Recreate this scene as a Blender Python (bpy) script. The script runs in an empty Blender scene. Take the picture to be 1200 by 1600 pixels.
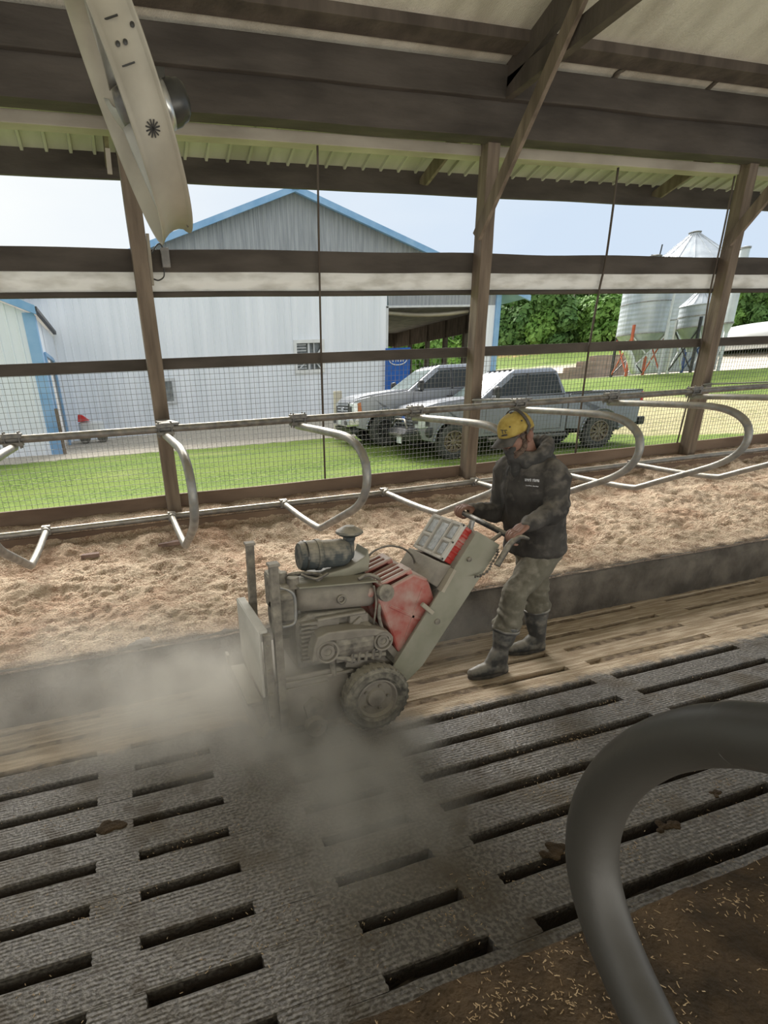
import bpy, bmesh, math, random
from mathutils import Vector, Matrix, noise
random.seed(7)
PI = math.pi
sc = bpy.context.scene
col = sc.collection

# ------------------------------------------------------------------ camera
R = ((0.95293658, -0.29830037, -0.05411807),
     (-0.15946809, -0.34137888, -0.9262993),
     (0.25784066, 0.89133459, -0.37288181))          # rows: right, down, forward
CAM = Vector((0.0, 0.0, 1.9))
FPX, PX, PY = 824.216, 454.268, 948.79
cam_d = bpy.data.cameras.new('camera')
cam_d.sensor_fit = 'HORIZONTAL'; cam_d.sensor_width = 36.0
cam_d.lens = FPX / 1200 * 36.0
cam_d.shift_x = (600 - PX) / 1200.0
cam_d.shift_y = (PY - 800) / 1200.0
cam_d.clip_start = 0.02; cam_d.clip_end = 600
cam = bpy.data.objects.new('camera', cam_d); col.objects.link(cam)
cam.matrix_world = Matrix(((R[0][0], -R[1][0], -R[2][0], CAM.x),
                           (R[0][1], -R[1][1], -R[2][1], CAM.y),
                           (R[0][2], -R[1][2], -R[2][2], CAM.z), (0, 0, 0, 1)))
sc.camera = cam

# ------------------------------------------------------------------ exposure, sky, sun
sc.view_settings.view_transform = 'Standard'; sc.view_settings.look = 'None'
sc.view_settings.gamma = 1.0; sc.view_settings.use_curve_mapping = False
sc.view_settings.exposure = 0.0
sc.cycles.volume_step_rate = 1.0; sc.cycles.volume_max_steps = 96
sc.cycles.max_bounces = 10; sc.cycles.diffuse_bounces = 6; sc.cycles.volume_bounces = 2

SKY_STRENGTH = 1.0
SUN_POWER = 11.5
w = bpy.data.worlds.new('sky'); sc.world = w; w.use_nodes = True
nt = w.node_tree; nt.nodes.clear()
o = nt.nodes.new('ShaderNodeOutputWorld'); bg = nt.nodes.new('ShaderNodeBackground')
tc = nt.nodes.new('ShaderNodeTexCoord'); mp = nt.nodes.new('ShaderNodeMapping')
mp.inputs['Scale'].default_value = (1, 1, 3)
nz = nt.nodes.new('ShaderNodeTexNoise'); nz.inputs['Scale'].default_value = 2.2; nz.inputs['Detail'].default_value = 5
sep = nt.nodes.new('ShaderNodeSeparateXYZ')
mr = nt.nodes.new('ShaderNodeMapRange'); mr.inputs[1].default_value = -0.1; mr.inputs[2].default_value = 0.85
ad = nt.nodes.new('ShaderNodeMath'); ad.operation = 'MULTIPLY_ADD'; ad.inputs[1].default_value = 0.55; 
cr = nt.nodes.new('ShaderNodeValToRGB')
cr.color_ramp.elements[0].position = 0.3; cr.color_ramp.elements[0].color = (0.97, 1.0, 1.0, 1)
cr.color_ramp.elements[1].position = 0.95; cr.color_ramp.elements[1].color = (0.66, 0.78, 0.93, 1)
bg.inputs['Strength'].default_value = SKY_STRENGTH
L = nt.links.new
L(tc.outputs['Generated'], mp.inputs[0]); L(mp.outputs[0], nz.inputs['Vector'])
L(tc.outputs['Generated'], sep.inputs[0]); L(sep.outputs['X'], mr.inputs[0])
L(nz.outputs['Fac'], ad.inputs[0]); L(mr.outputs[0], ad.inputs[2])
L(ad.outputs[0], cr.inputs[0]); L(cr.outputs[0], bg.inputs[0]); L(bg.outputs[0], o.inputs[0])

sun_d = bpy.data.lights.new('sun', 'SUN'); sun_d.energy = SUN_POWER; sun_d.angle = math.radians(40)
sun_d.color = (1.0, 0.97, 0.92)
sun = bpy.data.objects.new('sun', sun_d); col.objects.link(sun)
_d = Vector((-0.12, -1.0, -0.78))       # direction the light travels: in through the open side wall
sun.rotation_euler = _d.to_track_quat('-Z', 'Y').to_euler()

# added unseen area lamp lifting the roof underside, in place of rear yard daylight
al_d = bpy.data.lights.new('roof_fill_lamp', 'AREA'); al_d.shape = 'RECTANGLE'; al_d.size = 18; al_d.size_y = 3.0; al_d.energy = 800
al_d.color = (1.0, 0.96, 0.88)
al = bpy.data.objects.new('roof_fill_lamp', al_d); col.objects.link(al); al.location = (3.5, -4.5, 0.7)
al.rotation_euler = Vector((0, 0.45, 1.0)).to_track_quat('-Z', 'Y').to_euler()

# ------------------------------------------------------------------ where a picture ray meets a plane of the barn
def ray(x, y):
    a = ((x - PX) / FPX, (y - PY) / FPX, 1.0)
    return Vector([sum(R[i][j] * a[i] for i in range(3)) for j in range(3)])
def aty(x, y, Y): v = ray(x, y); return CAM + v * ((Y - CAM.y) / v.y)
def atx(x, y, X): v = ray(x, y); return CAM + v * ((X - CAM.x) / v.x)
def atz(x, y, Z): v = ray(x, y); return CAM + v * ((Z - CAM.z) / v.z)

# ------------------------------------------------------------------ materials
def pmat(name, c1, c2=None, scale=6, rough=0.8, metal=0.0, bump=0.0, bscale=40, detail=6, spec=0.3, stretch=(1, 1, 1),
         dust=None, dust_amt=0.0, contrast=(0.35, 0.65), alpha=None, trans=0.0):
    m = bpy.data.materials.new(name); m.use_nodes = True
    nt = m.node_tree; b = nt.nodes['Principled BSDF']; L = nt.links.new
    b.inputs['Roughness'].default_value = rough; b.inputs['Metallic'].default_value = metal
    b.inputs['Specular IOR Level'].default_value = spec
    if trans: b.inputs['Transmission Weight'].default_value = trans
    tc = nt.nodes.new('ShaderNodeTexCoord'); mp = nt.nodes.new('ShaderNodeMapping'); mp.inputs['Scale'].default_value = stretch
    L(tc.outputs['Object'], mp.inputs[0])
    nz = nt.nodes.new('ShaderNodeTexNoise'); nz.inputs['Scale'].default_value = scale; nz.inputs['Detail'].default_value = detail
    L(mp.outputs[0], nz.inputs['Vector'])
    cr = nt.nodes.new('ShaderNodeValToRGB'); e = cr.color_ramp.elements
    e[0].position, e[1].position = contrast
    e[0].color = (*c1, 1); e[1].color = (*(c2 or c1), 1)
    L(nz.outputs['Fac'], cr.inputs[0]); out = cr.outputs[0]
    if dust:
        ge = nt.nodes.new('ShaderNodeNewGeometry'); sp = nt.nodes.new('ShaderNodeSeparateXYZ'); L(ge.outputs['Normal'], sp.inputs[0])
        n2 = nt.nodes.new('ShaderNodeTexNoise'); n2.inputs['Scale'].default_value = scale * 2.3; n2.inputs['Detail'].default_value = 8
        L(tc.outputs['Object'], n2.inputs['Vector'])
        a = nt.nodes.new('ShaderNodeMath'); a.operation = 'MULTIPLY_ADD'; a.inputs[1].default_value = 0.35
        L(sp.outputs['Z'], a.inputs[0]); L(n2.outputs['Fac'], a.inputs[2])
        r = nt.nodes.new('ShaderNodeMapRange'); r.inputs[1].default_value = 0.62 - dust_amt * 0.5; r.inputs[2].default_value = 0.98 - dust_amt * 0.4
        L(a.outputs[0], r.inputs[0])
        mx = nt.nodes.new('ShaderNodeMix'); mx.data_type = 'RGBA'; mx.inputs['B'].default_value = (*dust, 1)
        L(r.outputs[0], mx.inputs['Factor']); L(out, mx.inputs['A']); out = mx.outputs['Result']
    L(out, b.inputs['Base Color'])
    if bump:
        n3 = nt.nodes.new('ShaderNodeTexNoise'); n3.inputs['Scale'].default_value = bscale; n3.inputs['Detail'].default_value = 6
        L(mp.outputs[0], n3.inputs['Vector'])
        bu = nt.nodes.new('ShaderNodeBump'); bu.inputs['Strength'].default_value = bump; bu.inputs['Distance'].default_value = 0.02
        L(n3.outputs['Fac'], bu.inputs['Height']); L(bu.outputs[0], b.inputs['Normal'])
    return m

DUST = (0.30, 0.27, 0.21)
M = {}
M['timber'] = pmat('old_timber', (0.0627, 0.0502, 0.0396), (0.1122, 0.0911, 0.0713), 5, 0.85, bump=0.3, bscale=30, stretch=(1, 1, 0.25))
M['timber_h'] = pmat('old_timber_rail', (0.0527, 0.0446, 0.0360), (0.0930, 0.0794, 0.0651), 5, 0.85, bump=0.3, bscale=30, stretch=(0.25, 1, 1))
M['post'] = pmat('post_timber', (0.1115, 0.0853, 0.0623), (0.2165, 0.1706, 0.1246), 4, 0.85, bump=0.35, bscale=35, stretch=(3, 3, 0.35))
M['sill'] = pmat('sill_board', (0.1200, 0.0800, 0.0560), (0.2080, 0.1480, 0.1040), 3, 0.85, bump=0.3, bscale=20, stretch=(0.3, 1, 1))
M['roof'] = pmat('dusty_roof_lining', (0.4100, 0.3772, 0.3034), (0.5904, 0.5576, 0.4674), 2.2, 0.95, bump=0.5, bscale=70, detail=10, stretch=(1.6, 0.7, 1))
M['roofmark'] = pmat('roof_stain', (0.07, 0.06, 0.045), (0.16, 0.14, 0.11), 8, 0.95)
M['soffit'] = pmat('pale_green_sheet', (0.34, 0.33, 0.25), (0.47, 0.46, 0.36), 1.5, 0.6, stretch=(2, 0.6, 1))
M['strip'] = pmat('weathered_pale_board', (0.2880, 0.2560, 0.2000), (0.4400, 0.4000, 0.3200), 3, 0.85, stretch=(0.4, 1, 1))
M['galv'] = pmat('galvanised_pipe', (0.1944, 0.1944, 0.1879), (0.3370, 0.3370, 0.3240), 9, 0.42, 0.45, bump=0.08, bscale=60, dust=DUST, dust_amt=0.35)
M['galv_dark'] = pmat('dirty_galvanised_pipe', (0.1120, 0.1080, 0.1000), (0.2160, 0.2080, 0.1920), 10, 0.5, 0.4, bump=0.1, bscale=60, dust=DUST, dust_amt=0.3)
M['fgpipe'] = pmat('dull_grey_pipe', (0.0280, 0.0248, 0.0192), (0.0480, 0.0440, 0.0360), 3, 0.5, 0.1, spec=0.5, bump=0.05, bscale=30, detail=3)
M['curtain'] = pmat('white_curtain', (0.50, 0.48, 0.43), (0.80, 0.79, 0.75), 3.2, 0.8, stretch=(0.9, 1, 3), contrast=(0.34, 0.56), bump=0.6, bscale=6)
_n = M['curtain'].node_tree; _b = _n.nodes['Principled BSDF']; _t = _n.nodes.new('ShaderNodeBsdfTranslucent'); _x = _n.nodes.new('ShaderNodeMixShader'); _x.inputs[0].default_value = 0.22
_t.inputs['Color'].default_value = (0.80, 0.80, 0.78, 1); _n.links.new(_b.outputs[0], _x.inputs[1]); _n.links.new(_t.outputs[0], _x.inputs[2]); _n.links.new(_x.outputs[0], _n.nodes['Material Output'].inputs['Surface'])
M['wire'] = pmat('mesh_wire', (0.13, 0.13, 0.12), (0.22, 0.22, 0.21), 9, 0.5, 0.4)
M['concrete'] = pmat('dirty_curb', (0.085, 0.074, 0.062), (0.17, 0.15, 0.125), 5, 0.95, bump=0.7, bscale=26, detail=10)
M['pit'] = pmat('dark_pit', (0.05, 0.04, 0.03), (0.12, 0.098, 0.075), 9, 0.9, bump=0.6)
M['fan'] = pmat('fan_shell', (0.2550, 0.2325, 0.1800), (0.4125, 0.3825, 0.3075), 2.2, 0.55, 0.1, spec=0.4)
M['fan_in'] = pmat('fan_inside', (0.3000, 0.2850, 0.2475), (0.4350, 0.4200, 0.3750), 2.2, 0.5, 0.15)
M['motor'] = pmat('motor_black', (0.03, 0.03, 0.028), (0.07, 0.068, 0.06), 6, 0.35, 0.4, spec=0.5)
M['steel'] = pmat('bright_steel', (0.4, 0.4, 0.38), (0.6, 0.6, 0.57), 9, 0.3, 0.8)
M['black'] = pmat('black_plastic', (0.025, 0.026, 0.026), (0.055, 0.056, 0.055), 8, 0.5, dust=DUST, dust_amt=0.15)
M['blackd'] = pmat('dusty_black_plastic', (0.035, 0.042, 0.042), (0.075, 0.085, 0.085), 8, 0.6, dust=DUST, dust_amt=0.35, bump=0.1)
M['mach'] = pmat('dusty_machine_paint', (0.1603, 0.1440, 0.1183), (0.2519, 0.2232, 0.1908), 5, 0.75, 0.0, bump=0.15, bscale=50, dust=(0.29, 0.265, 0.215), dust_amt=0.45)
M['machd'] = pmat('dusty_dark_metal', (0.0759, 0.0680, 0.0607), (0.1785, 0.1573, 0.1339), 9, 0.8, 0.1, bump=0.3, bscale=60, dust=(0.30, 0.275, 0.22), dust_amt=0.6)
M['beam'] = pmat('pale_green_grey_paint', (0.2072, 0.2035, 0.1480), (0.2738, 0.2664, 0.2072), 4, 0.6, 0.0, dust=(0.29, 0.27, 0.215), dust_amt=0.3)
M['red'] = pmat('red_jerry_can', (0.30, 0.045, 0.035), (0.42, 0.085, 0.065), 4, 0.6, dust=(0.42, 0.33, 0.28), dust_amt=0.62, bump=0.08)
M['redcase'] = pmat('red_case', (0.33, 0.025, 0.02), (0.45, 0.05, 0.04), 5, 0.5, dust=(0.42, 0.33, 0.28), dust_amt=0.3)
M['lid'] = pmat('pale_case_lid', (0.42, 0.41, 0.37), (0.55, 0.53, 0.48), 9, 0.6, dust=(0.42, 0.38, 0.32), dust_amt=0.4)
M['lidwin'] = pmat('cloudy_lid_window', (0.26, 0.27, 0.27), (0.52, 0.54, 0.54), 45, 0.4, contrast=(0.3, 0.75))
M['recess_shade'] = pmat('recess_shade_red', (0.12, 0.03, 0.025), (0.2, 0.06, 0.05), 9, 0.8)
M['tyre'] = pmat('dusty_tyre', (0.05, 0.047, 0.04), (0.13, 0.12, 0.10), 12, 0.9, dust=(0.26, 0.24, 0.19), dust_amt=0.45, bump=0.3, bscale=60)
M['trucktyre'] = pmat('grey_truck_tyre', (0.055, 0.055, 0.055), (0.11, 0.108, 0.10), 12, 0.85, bump=0.2)
M['skin'] = pmat('skin', (0.1836, 0.0918, 0.0646), (0.2584, 0.1428, 0.1020), 14, 0.6, spec=0.35)
M['jacket'] = pmat('charcoal_jacket', (0.0306, 0.0279, 0.0252), (0.0648, 0.0594, 0.0522), 7, 0.85, dust=(0.15, 0.135, 0.115), dust_amt=0.16, bump=0.35, bscale=24)
M['hood'] = pmat('black_hood', (0.035, 0.034, 0.032), (0.065, 0.062, 0.058), 8, 0.9, dust=(0.15, 0.135, 0.115), dust_amt=0.2, bump=0.3, bscale=20)
M['trousers'] = pmat('dusty_olive_trousers', (0.10, 0.092, 0.068), (0.17, 0.157, 0.12), 9, 0.9, dust=(0.25, 0.23, 0.185), dust_amt=0.12, bump=0.4, bscale=18, contrast=(0.25, 0.75))
M['boot'] = pmat('rubber_boot', (0.0425, 0.0442, 0.0442), (0.0850, 0.0850, 0.0824), 6, 0.5, dust=(0.30, 0.28, 0.24), dust_amt=0.42)
M['cap'] = pmat('yellow_cap', (0.2592, 0.1800, 0.0360), (0.3960, 0.2952, 0.0792), 22, 0.85, bump=0.15, bscale=60)
M['capdark'] = pmat('cap_brim', (0.045, 0.042, 0.035), (0.09, 0.08, 0.07), 20, 0.8)
M['beard'] = pmat('beard', (0.09, 0.06, 0.045), (0.17, 0.12, 0.09), 60, 0.95, bump=0.8, bscale=120)
M['white'] = pmat('white_print', (0.55, 0.55, 0.56), (0.62, 0.62, 0.63), 9, 0.7)
M['wallw'] = pmat('white_ribbed_steel', (0.76, 0.79, 0.83), (0.86, 0.88, 0.92), 0.6, 0.5, spec=0.3, stretch=(3, 1, 0.2))
M['wallg'] = pmat('grey_ribbed_steel', (0.27, 0.285, 0.305), (0.38, 0.395, 0.415), 2.4, 0.6, stretch=(4, 1, 0.25))
M['blue'] = pmat('light_blue_trim', (0.20, 0.38, 0.62), (0.30, 0.48, 0.70), 1.5, 0.5)
M['signblue'] = pmat('blue_sign', (0.012, 0.085, 0.36), (0.02, 0.12, 0.44), 3, 0.5)
M['winglass'] = pmat('dark_window_glass', (0.10, 0.11, 0.11), (0.22, 0.24, 0.24), 6, 0.15, spec=0.5)
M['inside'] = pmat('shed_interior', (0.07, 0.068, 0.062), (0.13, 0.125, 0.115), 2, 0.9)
M['bin'] = pmat('galvanised_bin', (0.33, 0.36, 0.39), (0.52, 0.55, 0.58), 1.5, 0.4, 0.25, stretch=(1, 1, 0.3))
M['binroof'] = pmat('bin_roof', (0.50, 0.53, 0.56), (0.66, 0.69, 0.71), 1.5, 0.4, 0.15)
M['redsteel'] = pmat('red_leg_steel', (0.42, 0.09, 0.04), (0.52, 0.14, 0.07), 4, 0.6)
M['bluesteel'] = pmat('blue_leg_steel', (0.03, 0.06, 0.18), (0.06, 0.1, 0.25), 4, 0.6)
M['whitesteel'] = pmat('white_leg_steel', (0.55, 0.56, 0.57), (0.66, 0.67, 0.68), 4, 0.6)
M['dome'] = pmat('white_poly_dome', (0.58, 0.58, 0.55), (0.72, 0.72, 0.69), 0.8, 0.5)
M['retain'] = pmat('brown_block_wall', (0.22, 0.165, 0.125), (0.36, 0.28, 0.22), 1.4, 0.9, stretch=(0.3, 0.3, 2.5))
M['leafA'] = pmat('leaf_mid_green', (0.1013, 0.2160, 0.0378), (0.2295, 0.3915, 0.0945), 0.6, 0.7)
M['leafB'] = pmat('leaf_dark_green', (0.0675, 0.1485, 0.0378), (0.1553, 0.2700, 0.0810), 0.6, 0.7)
M['leafC'] = pmat('leaf_bright_green', (0.1560, 0.3120, 0.0455), (0.3120, 0.4940, 0.1040), 0.6, 0.7)
M['bark'] = pmat('pale_bark', (0.22, 0.19, 0.15), (0.36, 0.33, 0.28), 3, 0.9)
M['paint1'] = pmat('silver_grey_paint', (0.30, 0.31, 0.335), (0.33, 0.34, 0.365), 3, 0.28, 0.35, spec=0.6)
M['paint2'] = pmat('darker_grey_paint', (0.235, 0.245, 0.27), (0.26, 0.27, 0.295), 3, 0.28, 0.35, spec=0.6)
M['autoglass'] = pmat('car_glass', (0.018, 0.022, 0.022), (0.03, 0.036, 0.036), 2, 0.04, 0.0, spec=0.35)
M['plate_pale'] = pmat('pale_dusty_plate', (0.40, 0.385, 0.34), (0.52, 0.50, 0.45), 5, 0.8, bump=0.1)
M['windshield'] = pmat('windscreen_glass', (0.13, 0.17, 0.165), (0.22, 0.27, 0.26), 2, 0.05, 0.0, spec=0.6)
M['trimdark'] = pmat('dark_trim', (0.03, 0.03, 0.032), (0.06, 0.06, 0.062), 5, 0.5)
M['chrome'] = pmat('chrome', (0.55, 0.56, 0.57), (0.68, 0.69, 0.70), 5, 0.2, 0.85)
M['lamp'] = pmat('headlamp_lens', (0.55, 0.58, 0.60), (0.75, 0.78, 0.80), 20, 0.1, 0.1, spec=0.8)
M['amber'] = pmat('amber_lens', (0.55, 0.16, 0.05), (0.6, 0.22, 0.08), 20, 0.2)
M['taillight'] = pmat('red_lens', (0.5, 0.03, 0.02), (0.6, 0.05, 0.04), 20, 0.2)
M['rimtan'] = pmat('bronze_rim', (0.20, 0.155, 0.11), (0.30, 0.24, 0.18), 8, 0.4, 0.4)
M['rimdark'] = pmat('dark_rim', (0.07, 0.07, 0.072), (0.13, 0.13, 0.13), 8, 0.35, 0.6)
M['plate'] = pmat('number_plate', (0.62, 0.65, 0.66), (0.72, 0.74, 0.74), 30, 0.5)
M['straw'] = pmat('straw_bits', (0.28, 0.19, 0.10), (0.55, 0.42, 0.26), 50, 0.9)
M['chips'] = pmat('wood_chips', (0.42, 0.30, 0.19), (0.68, 0.53, 0.37), 60, 0.9)
M['mat'] = pmat('reddish_rubber_mat', (0.17, 0.115, 0.095), (0.27, 0.19, 0.155), 9, 0.9)
M['box'] = pmat('grey_box', (0.16, 0.155, 0.145), (0.24, 0.23, 0.215), 12, 0.6)
M['beige'] = pmat('beige_board', (0.58, 0.52, 0.42), (0.66, 0.60, 0.50), 3, 0.8)
M['redplastic'] = pmat('red_plastic', (0.6, 0.03, 0.03), (0.7, 0.06, 0.06), 3, 0.5)
M['whiteplastic'] = pmat('white_plastic', (0.68, 0.68, 0.66), (0.78, 0.78, 0.76), 3, 0.5)
M['hose'] = pmat('dark_hose', (0.05, 0.045, 0.04), (0.10, 0.09, 0.08), 12, 0.6, dust=DUST, dust_amt=0.3)

# ------------------------------------------------------------------ mesh helpers
def tag(o, label=None, cat=None, group=None, kind=None):
    if label: o['label'] = label
    if cat: o['category'] = cat
    if group: o['group'] = group
    if kind: o['kind'] = kind
    return o
def empty(name, loc, rz=0.0, label=None, cat=None, group=None):
    o = bpy.data.objects.new(name, None); o.empty_display_size = 0.1; col.objects.link(o)
    o.location = loc; o.rotation_euler = (0, 0, rz)
    return tag(o, label, cat, group)
def world_off(o):
    v = Vector((0, 0, 0))
    while o is not None: v += Vector(o.location); o = o.parent
    return v
def obj(name, bm, m, parent=None, smooth=False, local=False, bevel=0.0, autosmooth=None):
    """link ONE mesh object; vertices are given in world coordinates unless local"""
    me = bpy.data.meshes.new(name)
    if isinstance(bm, bpy.types.Mesh): me = bm
    else:
        bmesh.ops.recalc_face_normals(bm, faces=bm.faces[:]) if len(bm.faces) < 60000 else None
        bm.to_mesh(me); bm.free()
    ms = m if isinstance(m, (list, tuple)) else [m]
    me.materials.clear()
    for x in ms: me.materials.append(x)
    o = bpy.data.objects.new(name, me); col.objects.link(o)
    if not local and len(me.vertices):
        xs = [v.co for v in me.vertices]
        mn = Vector([min(c[i] for c in xs) for i in range(3)]); mx = Vector([max(c[i] for c in xs) for i in range(3)])
        base = Vector(((mn.x + mx.x) / 2, (mn.y + mx.y) / 2, mn.z))
        me.transform(Matrix.Translation(-base))
        o.location = base - (world_off(parent) if parent else Vector((0, 0, 0)))
    if parent: o.parent = parent
    if smooth:
        for p in me.polygons: p.use_smooth = True
    if bevel:
        b = o.modifiers.new('bevel', 'BEVEL'); b.width = bevel; b.segments = 2; b.limit_method = 'ANGLE'; b.angle_limit = math.radians(40)
    return o
def B(): return bmesh.new()
def box(bm, a, b):
    x0, x1 = sorted((a[0], b[0])); y0, y1 = sorted((a[1], b[1])); z0, z1 = sorted((a[2], b[2]))
    vs = [bm.verts.new(p) for p in ((x0, y0, z0), (x1, y0, z0), (x1, y1, z0), (x0, y1, z0), (x0, y0, z1), (x1, y0, z1), (x1, y1, z1), (x0, y1, z1))]
    for f in ((0, 3, 2, 1), (4, 5, 6, 7), (0, 1, 5, 4), (1, 2, 6, 5), (2, 3, 7, 6), (3, 0, 4, 7)): bm.faces.new([vs[i] for i in f])
    return bm
def bar(bm, p, q, w, h, up=(0, 0, 1)):
    """rectangular bar from p to q, w across, h along 'up'"""
    p = Vector(p); q = Vector(q); d = (q - p).normalized(); up = Vector(up)
    s = d.cross(up)
    if s.length < 1e-4: s = d.cross(Vector((1, 0, 0)))
    s.normalize(); u = s.cross(d).normalized()
    vs = []
    for c in (p, q):
        for a, b in ((-1, -1), (1, -1), (1, 1), (-1, 1)): vs.append(bm.verts.new(c + s * (a * w / 2) + u * (b * h / 2)))
    for f in ((0, 1, 2, 3), (7, 6, 5, 4), (0, 4, 5, 1), (1, 5, 6, 2), (2, 6, 7, 3), (3, 7, 4, 0)): bm.faces.new([vs[i] for i in f])
    return bm
def prism(bm, poly, axis, a, b):
    """poly: list of 2D points in the plane across 'axis' ('y': (x,z), 'x': (y,z), 'z': (x,y)), from a to b"""
    def P(u, v, t): return {'y': (u, t, v), 'x': (t, u, v), 'z': (u, v, t)}[axis]
    A = [bm.verts.new(P(u, v, a)) for u, v in poly]; Bv = [bm.verts.new(P(u, v, b)) for u, v in poly]
    n = len(poly)
    bm.faces.new(A); bm.faces.new(Bv[::-1])
    for i in range(n): bm.faces.new((A[i], Bv[i], Bv[(i + 1) % n], A[(i + 1) % n]))
    return bm
def frame_path(pts):
    pts = [Vector(p) for p in pts]; n = len(pts); T = []
    for i in range(n):
        a = pts[max(i - 1, 0)]; b = pts[min(i + 1, n - 1)]; T.append((b - a).normalized())
    u = T[0].orthogonal().normalized(); U = []
    for t in T:
        u = (u - t * u.dot(t)); u = u.normalized() if u.length > 1e-6 else t.orthogonal().normalized(); U.append(u.copy())
    return pts, T, U
def tube(bm, pts, r, seg=12, cap=True):
    pts, T, U = frame_path(pts); rr = r if isinstance(r, (list, tuple)) else [r] * len(pts); rings = []
    for p, t, u, ra in zip(pts, T, U, rr):
        v = t.cross(u); rings.append([bm.verts.new(p + u * (ra * math.cos(2 * PI * k / seg)) + v * (ra * math.sin(2 * PI * k / seg))) for k in range(seg)])
    for a, b in zip(rings, rings[1:]):
        for k in range(seg): bm.faces.new((a[k], a[(k + 1) % seg], b[(k + 1) % seg], b[k]))
    if cap: bm.faces.new(rings[0][::-1]); bm.faces.new(rings[-1])
    return bm
def spline(pts, n=8):
    P = [Vector(p) for p in pts]; out = []
    for i in range(len(P) - 1):
        p0 = P[max(i - 1, 0)]; p1 = P[i]; p2 = P[i + 1]; p3 = P[min(i + 2, len(P) - 1)]
        for k in range(n):
            t = k / n
            out.append(0.5 * ((2 * p1) + (p2 - p0) * t + (2 * p0 - 5 * p1 + 4 * p2 - p3) * t * t + (3 * p1 - p0 - 3 * p2 + p3) * t ** 3))
    out.append(P[-1]); return out
def lathe(bm, prof, c, ax, seg=32, closed=False):
    """prof: list of (radius, offset along axis)"""
    c = Vector(c); ax = Vector(ax).normalized(); u = ax.orthogonal().normalized(); v = ax.cross(u); rings = []
    for r, h in prof:
        r = max(r, 1e-4)
        rings.append([bm.verts.new(c + ax * h + (u * math.cos(2 * PI * k / seg) + v * math.sin(2 * PI * k / seg)) * r) for k in range(seg)])
    for a, b in zip(rings, rings[1:]):
        for k in range(seg): bm.faces.new((a[k], a[(k + 1) % seg], b[(k + 1) % seg], b[k]))
    if closed:
        a, b = rings[-1], rings[0]
        for k in range(seg): bm.faces.new((a[k], a[(k + 1) % seg], b[(k + 1) % seg], b[k]))
    else: bm.faces.new(rings[0][::-1]); bm.faces.new(rings[-1])
    return bm
def cyl(bm, p, q, r, seg=16): return lathe(bm, [(r, 0), (r, (Vector(q) - Vector(p)).length)], p, Vector(q) - Vector(p), seg)
def ell(bm, c, rad, rot=None, seg=20):
    m = Matrix.Translation(Vector(c)) @ (rot or Matrix.Identity(4)) @ Matrix.Diagonal((*rad, 1))
    bmesh.ops.create_uvsphere(bm, u_segments=seg, v_segments=max(8, seg // 2), radius=1.0, matrix=m); return bm
def limb(bm, pts, rad, seg=16, n=5):
    """tapered rounded limb through the joints"""
    k = len(pts)
    P = spline(pts, n); rr = []
    for i in range(k - 1):
        for j in range(n): rr.append(rad[i] + (rad[i + 1] - rad[i]) * j / n)
    rr.append(rad[-1]); tube(bm, P, rr, seg)
    for p, r in ((pts[0], rad[0]), (pts[-1], rad[-1])): ell(bm, p, (r, r, r), seg=12)
    return bm
def sculpt(bm, voxel, smooth=4, fn=None):
    """merge overlapping closed pieces into one continuous surface"""
    me = bpy.data.meshes.new('tmp'); bm.to_mesh(me); bm.free()
    o = bpy.data.objects.new('tmp', me); col.objects.link(o)
    r = o.modifiers.new('r', 'REMESH'); r.mode = 'VOXEL'; r.voxel_size = voxel
    s = o.modifiers.new('s', 'SMOOTH'); s.factor = 0.5; s.iterations = smooth
    dg = bpy.context.evaluated_depsgraph_get(); dg.update()
    m2 = bpy.data.meshes.new_from_object(o.evaluated_get(dg))
    bpy.data.objects.remove(o); bpy.data.meshes.remove(me)
    if fn:
        ns = [v.normal.copy() for v in m2.vertices]
        for v, nn in zip(m2.vertices, ns): v.co = v.co + nn * fn(v.co)
    return m2
def fbm(p, s, oct=4):
    a = 1.0; t = 0.0; q = Vector(p) * s
    for _ in range(oct): t += a * noise.noise(q); q = q * 2.03; a *= 0.5
    return t
def ss(a, b, x): t = min(1, max(0, (x - a) / (b - a))); return t * t * (3 - 2 * t)
def copy_tree(o, parent=None, loc=None):
    c = o.copy(); col.objects.link(c)
    if parent: c.parent = parent
    if loc is not None: c.location = loc
    for ch in list(o.children): copy_tree(ch, c)
    return c

# ================================================================== SETTING
# ---------------- slatted floor: solid concrete slats joined by bridges, real slots between them
PITCH = 0.2175; SW = 0.052
SLOTS = [(-6.5, -4.95), (-4.7, -2.75), (-2.55, -0.41), (-0.23, 0.205), (0.575, 1.025), (1.21, 2.78), (2.94, 4.10), (4.43, 5.62), (5.82, 7.4), (7.6, 9.2), (9.4, 11), (11.2, 13)]
FX0, FX1 = -7.0, 13.5
bm = B()
ys = [1.06 + PITCH * k for k in range(0, 11)]           # near edge of every row of slots
ys = [y for y in ys if y < 3.28]
def rough_strip(bm, y0, y1, x0, x1, z0=-0.16, z1=0.0, step=0.06, j=0.004):
    n = max(1, int((x1 - x0) / step)); prev = None
    for i in range(n + 1):
        x = x0 + (x1 - x0) * i / n
        a = y0 + (noise.noise(Vector((x * 9, y0 * 7, 0))) + 0.6 * noise.noise(Vector((x * 31, y0 * 7, 3)))) * j if y0 > 0.3 else y0
        b = y1 + (noise.noise(Vector((x * 9, y1 * 7, 5))) + 0.6 * noise.noise(Vector((x * 31, y1 * 7, 8)))) * j
        c = 0.006
        ring = [bm.verts.new(p) for p in ((x, a, z0), (x, a, z1 - c), (x, a + c, z1), (x, b - c, z1), (x, b, z1 - c), (x, b, z0))]
        if prev:
            for k in range(5): bm.faces.new((prev[k], ring[k], ring[k + 1], prev[k + 1]))
        prev = ring
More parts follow.
